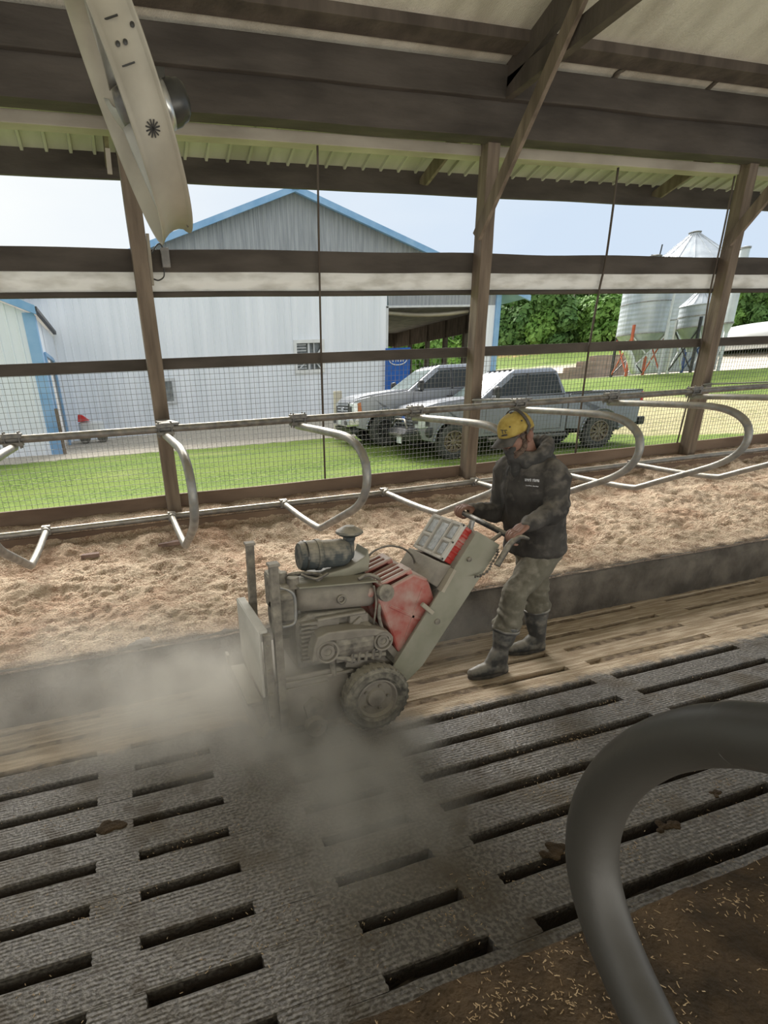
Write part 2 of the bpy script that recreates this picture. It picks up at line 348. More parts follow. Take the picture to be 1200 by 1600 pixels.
edges = [-0.35] + [y + 0 for y in ys] + [3.36]
for i in range(len(edges) - 1):
    y0 = edges[i] + (SW if i > 0 else 0); y1 = edges[i + 1]
    rough_strip(bm, y0, y1, FX0, FX1)
for k, y in enumerate(ys):
    gaps = [(SLOTS[i][1], SLOTS[i + 1][0]) for i in range(len(SLOTS) - 1)]
    for g0, g1 in gaps:
        j0, j1 = random.uniform(-.012, .012), random.uniform(-.012, .012)
        g0 += j0; g1 += j1; n = 7
        pts = [(g0, y - .004)] + [(g0 - 0.0 + 0.016 * (1 - math.sin(PI * t / 4)) * -1 + 0.0, y + SW * t / 4) for t in range(1, 4)] + [(g0, y + SW + .004), (g1, y + SW + .004)] + [(g1 + 0.016 * (1 - math.sin(PI * t / 4)), y + SW * t / 4) for t in range(3, 0, -1)] + [(g1, y - .004)]
        prism(bm, pts, 'z', -0.16, -0.0005)
m = bpy.data.materials.new('slat_concrete'); m.use_nodes = True
nt = m.node_tree; b = nt.nodes['Principled BSDF']; L = nt.links.new
ge = nt.nodes.new('ShaderNodeNewGeometry'); sp = nt.nodes.new('ShaderNodeSeparateXYZ'); L(ge.outputs['Position'], sp.inputs[0])
def nzn(scale, det=6, stretch=None):
    n = nt.nodes.new('ShaderNodeTexNoise'); n.inputs['Scale'].default_value = scale; n.inputs['Detail'].default_value = det
    if stretch:
        q = nt.nodes.new('ShaderNodeMapping'); q.inputs['Scale'].default_value = stretch; L(ge.outputs['Position'], q.inputs[0]); L(q.outputs[0], n.inputs['Vector'])
    else: L(ge.outputs['Position'], n.inputs['Vector'])
    return n.outputs['Fac']
def math2(op, a, bb, c=None):
    n = nt.nodes.new('ShaderNodeMath'); n.operation = op
    for i, v in enumerate((a, bb, c)):
        if v is None: continue
        if isinstance(v, (int, float)): n.inputs[i].default_value = v
        else: L(v, n.inputs[i])
    return n.outputs[0]
def mrange(v, a, bb, c=0.0, d=1.0):
    n = nt.nodes.new('ShaderNodeMapRange'); n.interpolation_type = 'SMOOTHSTEP'
    L(v, n.inputs[0]); n.inputs[1].default_value = a; n.inputs[2].default_value = bb; n.inputs[3].default_value = c; n.inputs[4].default_value = d
    return n.outputs[0]
def mixc(f, a, bb):
    n = nt.nodes.new('ShaderNodeMix'); n.data_type = 'RGBA'; L(f, n.inputs['Factor'])
    for k, v in (('A', a), ('B', bb)):
        if isinstance(v, tuple): n.inputs[k].default_value = (*v, 1)
        else: L(v, n.inputs[k])
    return n.outputs['Result']
thr = mrange(sp.outputs['X'], 0.4, 1.3, 2.80, 2.44)                      # where the dry dust begins, nearer on the swept side
n1 = nzn(3.2); n2 = nzn(14); n3 = nzn(60, 8); ngr = nzn(9, 5, (0.35, 4, 1))
yy = math2('SUBTRACT', math2('MULTIPLY_ADD', n2, 0.16, sp.outputs['Y']), thr)
dustm = mrange(yy, 0.05, 0.14)
wet = mixc(mrange(n3, 0.4, 0.62), (0.082, 0.074, 0.064), (0.185, 0.17, 0.15))
wet = mixc(mrange(n1, 0.5, 0.72), wet, (0.085, 0.068, 0.046)); wet = mixc(mrange(nzn(6, 8), 0.56, 0.68, 0, 0.8), wet, (0.06, 0.045, 0.028))
dry = mixc(mrange(ngr, 0.4, 0.65), (0.36, 0.275, 0.185), (0.56, 0.46, 0.34))
c = mixc(dustm, wet, dry)
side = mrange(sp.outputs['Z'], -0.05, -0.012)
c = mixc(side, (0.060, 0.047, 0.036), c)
L(c, b.inputs['Base Color'])
L(math2('MAXIMUM', mrange(dustm, 0, 1, 0.0, 0.95), mrange(n1, 0.3, 0.7, 0.42, 0.62)), b.inputs['Roughness']); b.inputs['Specular IOR Level'].default_value = 0.45
ngs = nzn(2.5, 4, (0.5, 1, 1)); wv = math2('SINE', math2('MULTIPLY_ADD', ngs, 3.0, math2('MULTIPLY', sp.outputs['Y'], 2 * PI / 0.0175)), 0)
wv = math2('MULTIPLY', wv, mrange(n2, 0.35, 0.6, 1.0, 0.25)); h = math2('MULTIPLY_ADD', wv, 0.0016, math2('MULTIPLY', n3, 0.010)); h = math2('MULTIPLY_ADD', n2, 0.010, h)
bu = nt.nodes.new('ShaderNodeBump'); bu.inputs['Strength'].default_value = 0.9; bu.inputs['Distance'].default_value = 1.0
L(h, bu.inputs['Height']); L(bu.outputs[0], b.inputs['Normal'])
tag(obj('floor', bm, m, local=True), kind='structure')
bm = B(); nx, ny = 520, 130; gg = []
for i in range(nx + 1):
    row = []
    for j in range(ny + 1):
        x = -3.5 + 12.0 * i / nx; y = 0.6 + 2.75 * j / ny
        fill = ss(-0.25, 0.35, fbm((x, y * 1.5, 21), 1.1, 3)) * (0.35 + 0.65 * ss(1.6, 3.0, y))
        th_ = 2.80 + (2.44 - 2.80) * ss(0.4, 1.3, x); row.append(bm.verts.new((x, y, min(-0.006, -0.115 + 0.085 * fill + 0.022 * fbm((x, y, 5), 11, 3) + 0.065 * ss(th_ - .1, th_ + .15, y)))))
    gg.append(row)
for i in range(nx):
    for j in range(ny): bm.faces.new((gg[i][j], gg[i + 1][j], gg[i + 1][j + 1], gg[i][j + 1]))
m = bpy.data.materials.new('slurry_and_dust'); m.use_nodes = True
nt = m.node_tree; b = nt.nodes['Principled BSDF']; L = nt.links.new
ge = nt.nodes.new('ShaderNodeNewGeometry'); sp = nt.nodes.new('ShaderNodeSeparateXYZ'); L(ge.outputs['Position'], sp.inputs[0])
n2 = nzn(14); thr = mrange(sp.outputs['X'], 0.4, 1.3, 2.80, 2.44)
dm = mrange(math2('SUBTRACT', math2('MULTIPLY_ADD', n2, 0.16, sp.outputs['Y']), thr), 0.05, 0.2)
L(mixc(dm, mixc(mrange(n2, 0.4, 0.6), (0.045, 0.035, 0.027), (0.10, 0.082, 0.062)), mixc(mrange(n2, 0.4, 0.6), (0.14, 0.10, 0.065), (0.30, 0.23, 0.155))), b.inputs['Base Color']); b.inputs['Roughness'].default_value = 0.95
tag(obj('pit_floor', bm, m, smooth=True, local=True), kind='structure')

# ---------------- bed platform of wood shavings behind the far curb
def bed_z(x, y):
    if y < 3.40: base = 0.372
    else:
        base = 0.385 + 0.035 * ss(3.4, 3.7, y) + 0.10 * ss(3.7, 5.0, y) + 0.13 * ss(5.0, 5.52, y)
        base += 0.13 * ss(5.53, 5.60, y) + 0.04 * ss(5.62, 5.85, y)
    amp = 0.15 + 0.85 * ss(3.40, 3.75, y); amp *= 1 - 0.55 * ss(5.5, 5.6, y)
    n = 0.050 * fbm((x, y, 0.3), 1.3, 3) + 0.042 * fbm((x, y, 7), 3.6, 4) + 0.026 * abs(fbm((x * .8, y, 2), 8, 4)) + 0.014 * fbm((x * .7, y, 4), 21, 3)
    return base + amp * n
bm = B(); x0, x1, y0, y1 = -2.6, 12.4, 3.345, 5.95; nx, ny = 820, 160
grid = [[None] * (ny + 1) for _ in range(nx + 1)]
for i in range(nx + 1):
    x = x0 + (x1 - x0) * (i / nx) ** 1.15
    for j in range(ny + 1):
        y = y0 + (y1 - y0) * j / ny
        grid[i][j] = bm.verts.new((x, y, bed_z(x, y)))
for i in range(nx):
    for j in range(ny): bm.faces.new((grid[i][j], grid[i + 1][j], grid[i + 1][j + 1], grid[i][j + 1]))
m = bpy.data.materials.new('wood_shavings'); m.use_nodes = True
nt = m.node_tree; b = nt.nodes['Principled BSDF']; L = nt.links.new
ge = nt.nodes.new('ShaderNodeNewGeometry'); sp = nt.nodes.new('ShaderNodeSeparateXYZ'); L(ge.outputs['Position'], sp.inputs[0])
n1 = nzn(1.6, 4); n2 = nzn(9, 8); n3 = nzn(70, 8); n4 = nzn(160, 4, (1, 0.4, 1))
c = mixc(mrange(n2, 0.38, 0.62), (0.36, 0.245, 0.165), (0.60, 0.47, 0.34))
c = mixc(mrange(n3, 0.42, 0.66), c, (0.74, 0.60, 0.44))
c = mixc(mrange(n1, 0.45, 0.72, 0, 0.55), c, (0.42, 0.24, 0.15))
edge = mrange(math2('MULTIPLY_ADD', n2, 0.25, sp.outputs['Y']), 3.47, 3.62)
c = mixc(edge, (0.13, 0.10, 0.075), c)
L(c, b.inputs['Base Color']); b.inputs['Roughness'].default_value = 0.95; b.inputs['Specular IOR Level'].default_value = 0.1
h = math2('MULTIPLY_ADD', n4, 0.010, math2('MULTIPLY', n3, 0.040)); h = math2('MULTIPLY_ADD', n2, 0.03, h)
bu = nt.nodes.new('ShaderNodeBump'); bu.inputs['Strength'].default_value = 1.0; bu.inputs['Distance'].default_value = 1.0
L(h, bu.inputs['Height']); L(bu.outputs[0], b.inputs['Normal'])
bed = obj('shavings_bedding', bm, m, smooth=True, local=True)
tag(bed, 'lumpy tan wood shavings bedding spread over the far stall beds', 'bedding', kind='stuff')

# curb faces and the concrete under the beds
def curb(name, yf, ytop, x0, x1, ztop, sgn):
    bm = B(); n = int((x1 - x0) / 0.05); prev = None
    prof = [(0.0, -0.02), (0.004, 0.06), (0.008, 0.16), (0.006, 0.25), (0.012, ztop - 0.075), (0.03, ztop - 0.065), (0.035, ztop - 0.02), (0.06, ztop), (0.20, ztop + 0.0), (0.22, ztop - 0.25)]
    for i in range(n + 1):
        x = x0 + (x1 - x0) * i / n
        ring = []
        for k, (d, z) in enumerate(prof):
            a = 0.018 * fbm((x, z * 2, yf), 5, 4) + 0.014 * fbm((x, z, yf), 19, 3)
            ring.append(bm.verts.new((x, yf + sgn * d + a, z + (0.6 * a if k > 4 else 0))))
        if prev:
            for k in range(len(prof) - 1): bm.faces.new((prev[k], ring[k], ring[k + 1], prev[k + 1]))
        prev = ring
    return tag(obj(name, bm, M['concrete'], smooth=True, local=True), kind='structure')
curb('curb', 3.325, 0, -7, 13.5, 0.375, 1)
curb('curb', 0.86, 0, -5, 9, 0.285, -1)

# near bed platform with trampled dirt and straw
bm = B(); nx, ny = 200, 60; grid = []
def near_z(x, y): return 0.335 + 0.03 * fbm((x, y, 11), 2.5, 4) + 0.012 * fbm((x, y, 3), 14, 3) - 0.02 * ss(0.7, 0.85, y)
for i in range(nx + 1):
    row = []
    for j in range(ny + 1):
        x = -1.5 + 6.0 * i / nx; y = -0.9 + 1.74 * j / ny; row.append(bm.verts.new((x, y, near_z(x, y))))
    grid.append(row)
for i in range(nx):
    for j in range(ny): bm.faces.new((grid[i][j], grid[i + 1][j], grid[i + 1][j + 1], grid[i][j + 1]))
M['dirt'] = pmat('brown_trodden_dirt', (0.034, 0.023, 0.012), (0.085, 0.056, 0.03), 7, 0.95, bump=0.9, bscale=55, detail=10)
tag(obj('bed_platform', bm, M['dirt'], smooth=True, local=True), kind='structure')

def chips(name, n, xr, yr, zf, size, mat, label, clumps=0, seed=1):
    rnd = random.Random(seed); bm = B()
    cl = [(rnd.uniform(*xr), rnd.uniform(*yr), rnd.uniform(0.03, 0.10)) for _ in range(clumps)]
    for _ in range(n):
        if cl and rnd.random() < 0.75:
            cx, cy, cr_ = rnd.choice(cl); x = rnd.gauss(cx, cr_ * 1.6); y = rnd.gauss(cy, cr_ * 0.6)
            x = min(max(x, xr[0]), xr[1]); y = min(max(y, yr[0]), yr[1])
        else: x = rnd.uniform(*xr); y = rnd.uniform(*yr)
        z = zf(x, y) + size * 0.12
        a = rnd.uniform(0, PI); l = size * rnd.uniform(0.4, 1.3); d = Vector((math.cos(a), math.sin(a), rnd.uniform(-.35, .45))) * l / 2
        bar(bm, Vector((x, y, z)) - d, Vector((x, y, z)) + d, size * rnd.uniform(0.10, 0.25), size * 0.07)
    return tag(obj(name, bm, mat, local=True), label, 'litter', kind='stuff')
chips('straw_litter', 3400, (0.1, 2.8), (0.1, 0.83), near_z, 0.0115, M['straw'], 'short straw and chaff strewn on the brown near bed edge', clumps=46, seed=4)
chips('wood_chip_litter', 5200, (-1.4, 5.5), (3.5, 5.4), bed_z, 0.017, M['chips'], 'loose pale wood chips lying on top of the bedding', clumps=110, seed=5)
chips('slat_litter', 2600, (-1.2, 3.6), (1.02, 3.25), lambda x, y: 0.0, 0.010, M['straw'], 'small bits of straw and chaff on the slatted floor', clumps=80, seed=6)

# manure lumps on the slats
rnd = random.Random(3)
for (px, py, r, lab) in ((865, 1330, 0.05, 'dark manure lump on the slats just left of the big pipe'), (1040, 1290, 0.045, 'brown manure lump on the slats framed by the big pipe loop'), (180, 1290, 0.07, 'flat brown manure patch between slots at the left'), (1120, 1240, 0.03, 'small dark manure lump on the slats right inside the pipe loop')):
    c = atz(px, py, 0.0); bm = B()
    for _ in range(14): a = rnd.uniform(0, 2 * PI); q = rnd.uniform(0, r); ell(bm, (c.x + q * 1.4 * math.cos(a), c.y + q * 0.7 * math.sin(a), 0.0), (r * .45, r * .35, min(0.010, r * rnd.uniform(.1, .28))), seg=8)
    tag(obj('manure_lump', sculpt(bm, 0.006, 1), M['dirt'], smooth=True), lab, 'manure')

# ---------------- timber frame of the open side wall
PXS = [-3.22, 0.44, 4.088, 7.718, 11.36]
names = ['weathered timber wall post beyond the left edge', 'timber post directly below the hanging fan', 'timber post standing in front of the pickup cab, behind the yellow cap', 'timber post in front of the silos at the right', 'far timber post outside the right edge']
W = 0.143
def timber_post(x, lab):
    bm = B(); rings = []
    for i in range(41):
        z = 0.5 + (4.2 - 0.5) * i / 40; h = W / 2
        o_ = [0.003 * noise.noise(Vector((x, z * 3, k))) for k in range(4)]
        rings.append([bm.verts.new((x + sx * (h + a), 5.74 + (0 if sy < 0 else W) + sy * a, z)) for (sx, sy), a in zip(((-1, -1), (1, -1), (1, 1), (-1, 1)), o_)])
    for a, b_ in zip(rings, rings[1:]):
        for k in range(4): bm.faces.new((a[k], a[(k + 1) % 4], b_[(k + 1) % 4], b_[k]))
    bm.faces.new(rings[0]); bm.faces.new(rings[-1])
    return tag(obj('timber_post', bm, M['post'], bevel=0.006), lab, 'post', 'timber posts of the open side wall')
for x, n_ in zip(PXS[1:4], names[1:4]): timber_post(x, n_)

def board(name, x0, x1, y0, y1, z0, z1, mat, wob=0.006, seed=0, bev=0.006):
    bm = B(); n = int((x1 - x0) / 0.25); prev = None
    for i in range(n + 1):
        x = x0 + (x1 - x0) * i / n; a = wob * noise.noise(Vector((x * 0.9, seed, 1))); c = wob * noise.noise(Vector((x * 0.9, seed, 9)))
        ring = [bm.verts.new(p) for p in ((x, y0, z0 + a), (x, y1, z0 + a), (x, y1, z1 + c), (x, y0, z1 + c))]
        if prev:
            for k in range(4): bm.faces.new((prev[k], ring[k], ring[(k + 1) % 4], prev[(k + 1) % 4]))
        else: bm.faces.new(ring)
        prev = ring
    bm.faces.new(prev[::-1])
    return obj(name, bm, mat, bevel=bev)
YB = 5.885
tag(board('upper_girt', -3, 12, YB, YB + 0.045, aty(300, 425, YB).z, aty(300, 389, YB).z, M['timber_h'], 0.012, 1), 'thick dark upper rail above the rolled white curtain', 'rail')
tag(board('middle_girt', -3, 12, YB, YB + 0.04, aty(400, 571.5, YB).z, aty(400, 554.5, YB).z, M['timber_h'], 0.006, 2), 'dark middle rail along the top of the wire mesh', 'rail')
tag(board('sill_board', -3, 12, YB, YB + 0.045, 0.72, aty(400, 760, YB).z, M['sill'], 0.008, 3), 'brown sill board at the foot of the open wall', 'board')
# rolled curtain
t = empty('rolled_curtain', (4, YB + 0.02, 2.85), label='rolled up dirty white curtain hanging under the upper rail', cat='curtain')
bm = B(); prev = None; zc0 = aty(400, 455, YB).z; zc1 = aty(400, 424, YB).z + 0.02
for i in range(261):
    x = -3 + 15 * i / 260; ring = []
    for k in range(9):
        f = k / 8; z = zc0 + (zc1 - zc0) * f
        d = 0.016 * math.sin(PI * f) + 0.010 * fbm((x * 0.8, f * 2.5 + x * 0.5, 3), 1.4, 3)
        ring.append(bm.verts.new((x, YB + 0.015 - d, z)))
    for k in range(8, -1, -1):
        f = k / 8; z = zc0 + (zc1 - zc0) * f; ring.append(bm.verts.new((x, YB + 0.035 + 0.02 * math.sin(PI * f), z)))
    if prev:
        for k in range(18): bm.faces.new((prev[k], ring[k], ring[(k + 1) % 18], prev[(k + 1) % 18]))
    prev = ring
obj('curtain_cloth', bm, M['curtain'], t, smooth=True)
bm = B(); zr = aty(400, 459, YB).z
tube(bm, [(-3 + 15 * i / 40, YB + 0.012, zr + 0.006 * noise.noise(Vector((i * .3, 0, 0)))) for i in range(41)], 0.026, 10)
obj('curtain_pipe', bm, M['timber_h'], t, smooth=True)

# header beam, ledgers, fascia, rafters, roof
def rz(y): return 4.68 - 0.30 * (y - 5.6)
hb = aty(400, 183, 5.62).z
tag(board('header_beam', -3, 12.5, 5.62, 5.80, hb, 4.665, M['timber_h'], 0.006, 4), 'deep dark header beam running along the top of the posts', 'beam')
tag(board('top_plate', -3, 12.5, 5.553, 5.617, 4.42, 4.67, M['timber_h'], 0.008, 5, 0.01), 'dusty top plate fixed along the upper face of the header beam', 'beam')
tag(board('curtain_ledger', -3, 12.5, 5.86, 5.99, aty(400, 222, 5.9).z, aty(400, 202, 5.9).z, M['strip'], 0.003, 6), 'pale ledger board just under the header beam', 'board')
tag(board('eave_fascia', -3.4, 14, 7.0, 7.04, aty(400, 291, 7).z, 4.318, M['timber_h'], 0.006, 7), 'dark outer eave board against the sky', 'board')
bm = B(); box(bm, (-3.4, 5.6, 0), (14, 7.0, 0.02)); bm.free()
bm = B(); n = 0
for (yA, yB_) in ((5.62, 7.03),):
    prev = None; x = -3.4
    xs = []
    while x < 14:
        xs += [(x, 0), (x + 0.15, 0), (x + 0.158, 0.03), (x + 0.185, 0.03), (x + 0.193, 0)]; x += 0.23
    d3 = 1.0; va = [bm.verts.new((X, yA, 4.70 - d * d3)) for X, d in xs]; vb = [bm.verts.new((X, yB_, 4.310 - d * 1.0)) for X, d in xs]
    for k in range(len(xs) - 1): bm.faces.new((va[k], va[k + 1], vb[k + 1], vb[k]))
    va2 = [bm.verts.new((X, yA, rz(yA) + 0.03)) for X in (-3.4, 14)]; vb2 = [bm.verts.new((X, yB_, rz(yB_) + 0.03)) for X in (-3.4, 14)]
tag(obj('eave_sheet', bm, M['soffit'], local=True), kind='structure')
bm = B()
prism(bm, [(5.60, 4.75), (7.10, 4.34), (7.10, 4.355), (5.60, 4.765)], 'x', -3.5, 14.2)
tag(obj('roof_sheet', bm, M['galv'], local=True), kind='structure')
# roof over the pens
def roof_slab(y0, y1, z0, z1, name):
    bm = B(); prism(bm, [(y0, z0), (y1, z1), (y1, z1 + 0.06), (y0, z0 + 0.06)], 'x', -9, 16)
    return tag(obj(name, bm, M['roof'], local=True), kind='structure')
yr = -2.6
roof_slab(yr, 5.66, rz(yr), rz(5.66), 'ceiling')
bm = B(); box(bm, (-9, -11.6, -0.2), (16, -11.4, 1.1)); tag(obj('rear_sky_blocker', bm, M['timber'], local=True), kind='structure')  # low unseen wall added to cut sky light from behind
bm = B(); box(bm, (-9, -11.5, -0.4), (16, -0.3, -0.2)); box(bm, (-40, -45, -0.45), (45, -11.6, -0.25)); tag(obj('alley_floor_and_bounce_ground', bm, M['concrete'], local=True), kind='structure')  # outer slab is unseen ground added to bounce sunlight up to the roof
roof_slab(-11.5, yr, rz(yr) - 0.30 * (11.5 + yr), rz(yr), 'ceiling')
for i, (y, lab) in enumerate(((5.36, 'roof purlin nearest the header beam, seen across the top of the view'), (3.3, 'dusty roof purlin further up the roof slope'), (4.33, 'second dusty roof purlin up from the header beam'))):
    zt = rz(y); bm = B()
    prism(bm, [(y - 0.09, rz(y - 0.09)), (y + 0.09, rz(y + 0.09)), (y + 0.09, zt - 0.07), (y - 0.09, zt - 0.05)], 'x', -4, 13)
    tag(obj('roof_purlin', bm, M['timber'], bevel=0.004), lab, 'beam')
for px, py, s in ((948, 133, 0.07), (1105, 140, 0.07)):
    v = ray(px, py); t_ = (4.68 + .3 * 5.6 - 1.9) / (v.z + .3 * v.y); c = CAM + v * t_ 
    bm = B(); rnd = random.Random(px)
    for k in range(12):
        q = (k / 11 - .5) * 0.42; ell(bm, (c.x + rnd.uniform(-.02, .02) , c.y + q, rz(c.y + q) - 0.004), (0.03, 0.05, 0.02), seg=8)
    tag(obj('roof_debris', sculpt(bm, 0.008, 1), M['roofmark'], smooth=True), 'dark clot of dust on the roof lining, the %s of two' % ('left one' if px < 1000 else 'right one'), 'dirt', 'dust clots on the roof')
# trusses and knee braces at the posts
tl = {0.44: 'roof truss above the hanging fan', 4.088: 'roof truss rising from the post in front of the pickup', 7.718: 'roof truss at the right edge above the silos'}
kl = {0.44: 'knee brace behind the fan', 4.088: 'long thin knee brace on the post in front of the pickup', 7.718: 'knee brace on the post in front of the silos'}
for x in (4.088, 7.718):
    t = empty('roof_truss', (x, 5.7, 4.3), label=tl[x], cat='truss')
    bm = B(); bar(bm, (x, 5.95, rz(5.95) - 0.10), (x, -2.5, rz(-2.5) - 0.10), 0.09, 0.19, (0, 0, 1)); obj('top_chord', bm, M['timber'], t, bevel=0.004)
    bm = B(); bar(bm, (x, 5.9, 4.50), (x, -2.5, 4.50), 0.09, 0.16, (0, 0, 1)); obj('bottom_chord', bm, M['timber'], t, bevel=0.004)
    bm = B(); bar(bm, (x + .02, 3.9, 4.55), (x + .02, 2.6, 5.45), 0.045, 0.10, (0, 0, 1)); obj('web', bm, M['timber'], t, bevel=0.004)
    bm = B(); bar(bm, (x - 0.095, 5.80, 3.36), (x - 0.095, 4.36, 4.95), 0.045, 0.135, (0, 0, 1))
    tag(obj('knee_brace', bm, M['post'], bevel=0.004), kl[x], 'brace', 'knee braces')
for x, lab in ((0.44, 'short rafter tail under the eave, hidden half by the fan'), (4.088, 'short rafter tail under the eave left of the middle post'), (7.718, 'short rafter tail under the eave left of the right post')):
    bm = B(); prism(bm, [(5.8, rz(5.8) - 0.02), (7.0, rz(7.0) - 0.02), (7.0, rz(7.0) - 0.07), (6.86, rz(7.0) - 0.13), (5.8, rz(5.8) - 0.20)], 'x', x - 0.13, x - 0.09)
    tag(obj('rafter_tail', bm, M['post'], bevel=0.003), lab, 'rafter', 'rafter tails under the eave')
# thin hanging ropes and rods of the curtain
def rod(pts, r, mat, lab):
    bm = B(); tube(bm, spline([aty(*p, 5.84) for p in pts], 6), r, 8)
    return tag(obj('curtain_guide_rod', bm, mat, smooth=True), lab, 'rod', 'thin upright rods across the open wall')
rod([(496, 228), (498.5, 393), (503, 600), (508, 748)], 0.011, M['timber'], 'thin dark upright rod in front of the gable of the white barn')
rod([(966, 262), (947.5, 400), (935.5, 457), (918, 560), (899, 708)], 0.012, M['timber'], 'thin dark upright rod in front of the pickup bed')
rod([(1148, 275), (1128, 373), (1110, 453), (1093, 550), (1058, 692)], 0.010, M['timber'], 'thin upright rod close beside the right post')

# welded wire mesh between the posts
def mesh_panel(x0, x1, lab):
    bm = B(); z0 = 0.93; z1 = aty(400, 571.5, YB).z + 0.01; y = YB + 0.05; s = 0.052; r = 0.0016
    x = x0
    while x < x1: bar(bm, (x, y, z0), (x, y, z1), 2 * r, 2 * r, (0, 1, 0)); x += s
    z = z0 + 0.02
    while z < z1: bar(bm, (x0, y + 0.004, z), (x1, y + 0.004, z), 2 * r, 2 * r); z += s
    tag(obj('wire_mesh', bm, M['wire'], local=True), lab, 'mesh', 'wire mesh panels')
mesh_panel(-3.2, 0.40, 'wire mesh panel left of the post under the fan')
mesh_panel(0.47, 4.06, 'wire mesh panel between the fan post and the middle post')
mesh_panel(4.12, 7.69, 'wire mesh panel between the middle post and the right post')
mesh_panel(7.75, 11.3, 'wire mesh panel right of the right post')

# conduit and junction box
t = empty('junction_box', aty(256, 405, 5.86), label='small grey junction box hung on the upper rail beside the fan post', cat='box')
bm = B(); a = aty(250, 388, 5.86); b_ = aty(262, 419, 5.86); box(bm, (a.x, 5.82, b_.z), (a.x + 0.075, 5.88, a.z)); obj('housing', bm, M['box'], t, bevel=0.006)
bm = B(); tube(bm, spline([aty(*p, 5.83) for p in ((256, 390), (250, 381), (243, 385), (238, 396))], 6), 0.006, 8); obj('upper_cable', bm, M['black'], t, smooth=True)
bm = B(); tube(bm, spline([aty(*p, 5.83) for p in ((256, 419), (256, 432), (248, 438), (240, 436))], 6), 0.006, 8); obj('lower_cable', bm, M['black'], t, smooth=True)
bm = B(); bar(bm, aty(230, 365, 5.80), aty(238.5, 446, 5.80), 0.03, 0.02, (0, 1, 0)); tag(obj('conduit', bm, M['strip'], bevel=0.003), 'pale conduit strip fixed on the right edge of the fan post', 'conduit')

# ---------------- stall pipes
NY, NZ = 4.93, 1.685
bm = B(); tube(bm, [(-3.2 + 15.5 * i / 30, NY, NZ) for i in range(31)], 0.031, 14)
tag(obj('neck_rail', bm, M['galv_dark'], smooth=True), 'long dark steel neck rail running above all the stall loops', 'rail')
bm = B(); tube(bm, [(-3.2 + 15.5 * i / 30, 5.58, 0.795 + 0.004 * math.sin(i)) for i in range(31)], 0.030, 12)
tag(obj('brisket_pipe', bm, M['galv'], smooth=True), 'long low galvanised pipe lying along the back of the beds', 'pipe')
bm = B(); box(bm, (-3, 5.555, 0.5), (12, 5.60, 0.75)); tag(obj('brisket_board', bm, M['sill'], bevel=0.01), 'brown board half buried in shavings below the low back pipe', 'board')
DIV = [(4.95, 1.628), (4.5, 1.618), (4.0, 1.602), (3.80, 1.590), (3.65, 1.560), (3.53, 1.505), (3.455, 1.43), (3.43, 1.335), (3.455, 1.24), (3.53, 1.155), (3.66, 1.075), (3.90, 0.975), (4.20, 0.855), (4.36, 0.79), (4.48, 0.762), (4.9, 0.765), (5.3, 0.785), (5.60, 0.80)]
def clamp(x, y, z, parent, rad, top=True):
    bm = B()
    if top:
        box(bm, (x - 0.075, y - 0.045, z + 0.01), (x + 0.075, y + 0.045, z + 0.048)); box(bm, (x - 0.075, y - 0.045, z - 0.05), (x + 0.075, y + 0.045, z - 0.022))
        for sx in (-.055, .055):
            for sy in (-.038, .038): cyl(bm, (x + sx, y + sy, z - 0.07), (x + sx, y + sy, z + 0.062), 0.008, 6)
    else:
        lathe(bm, [(0.033, -0.035), (0.040, -0.03), (0.040, 0.03), (0.033, 0.035)], (x, y - 0.05, z), (0, 1, 0), 14)
        box(bm, (x - 0.04, y - 0.035, z - 0.045), (x + 0.04, y + 0.035, z + 0.045))
    return obj('rail_clamp' if top else 'foot_clamp', bm, M['galv_dark'] if top else M['galv'], parent, bevel=0.005)
dl = ['stall loop at the far left edge, cut by the frame', 'narrow stall loop in front of the post under the fan', 'stall loop above the black air cleaner of the machine', 'stall loop whose lower bar ends behind the red case and the man', 'stall loop just right of the man in the cap', 'stall loop second from the right, its nose over the far curb end', 'stall loop furthest right, its nose outside the frame']
proto = empty('stall_divider', (0, 4.93, 0.76))
bm = B(); tube(bm, spline([(0, y, z) for y, z in DIV], 5), 0.0305, 14); obj('loop_pipe', bm, M['galv'], proto, smooth=True)
clamp(0, NY, NZ, proto, 0.03, True); clamp(0, 5.58, 0.80, proto, 0.03, False)
for k, lab in enumerate(dl):
    x = -0.828 + 1.2145 * k + (0.0 if k else 0)
    o_ = proto if k == 0 else copy_tree(proto)
    o_.location = (x, 4.93, 0.76); tag(o_, lab, 'stall divider', 'pipe stall dividers along the far beds')
bm = B()
for x in PXS[1:4]:
    pass
for x, lab in ((0.44, 'steel bracket joining the neck rail to the fan post'), (4.088, 'steel bracket joining the neck rail to the middle post'), (7.718, 'steel bracket joining the neck rail to the right post')):
    bm = B(); box(bm, (x - 0.07, NY - 0.05, NZ + 0.035), (x + 0.07, 5.735, NZ + 0.05)); box(bm, (x - 0.05, 5.70, NZ - 0.05), (x + 0.05, 5.738, NZ + 0.06))
    tag(obj('rail_bracket', bm, M['galv_dark'], bevel=0.003), lab, 'bracket', 'rail brackets on the posts')
bm.free() if False else None

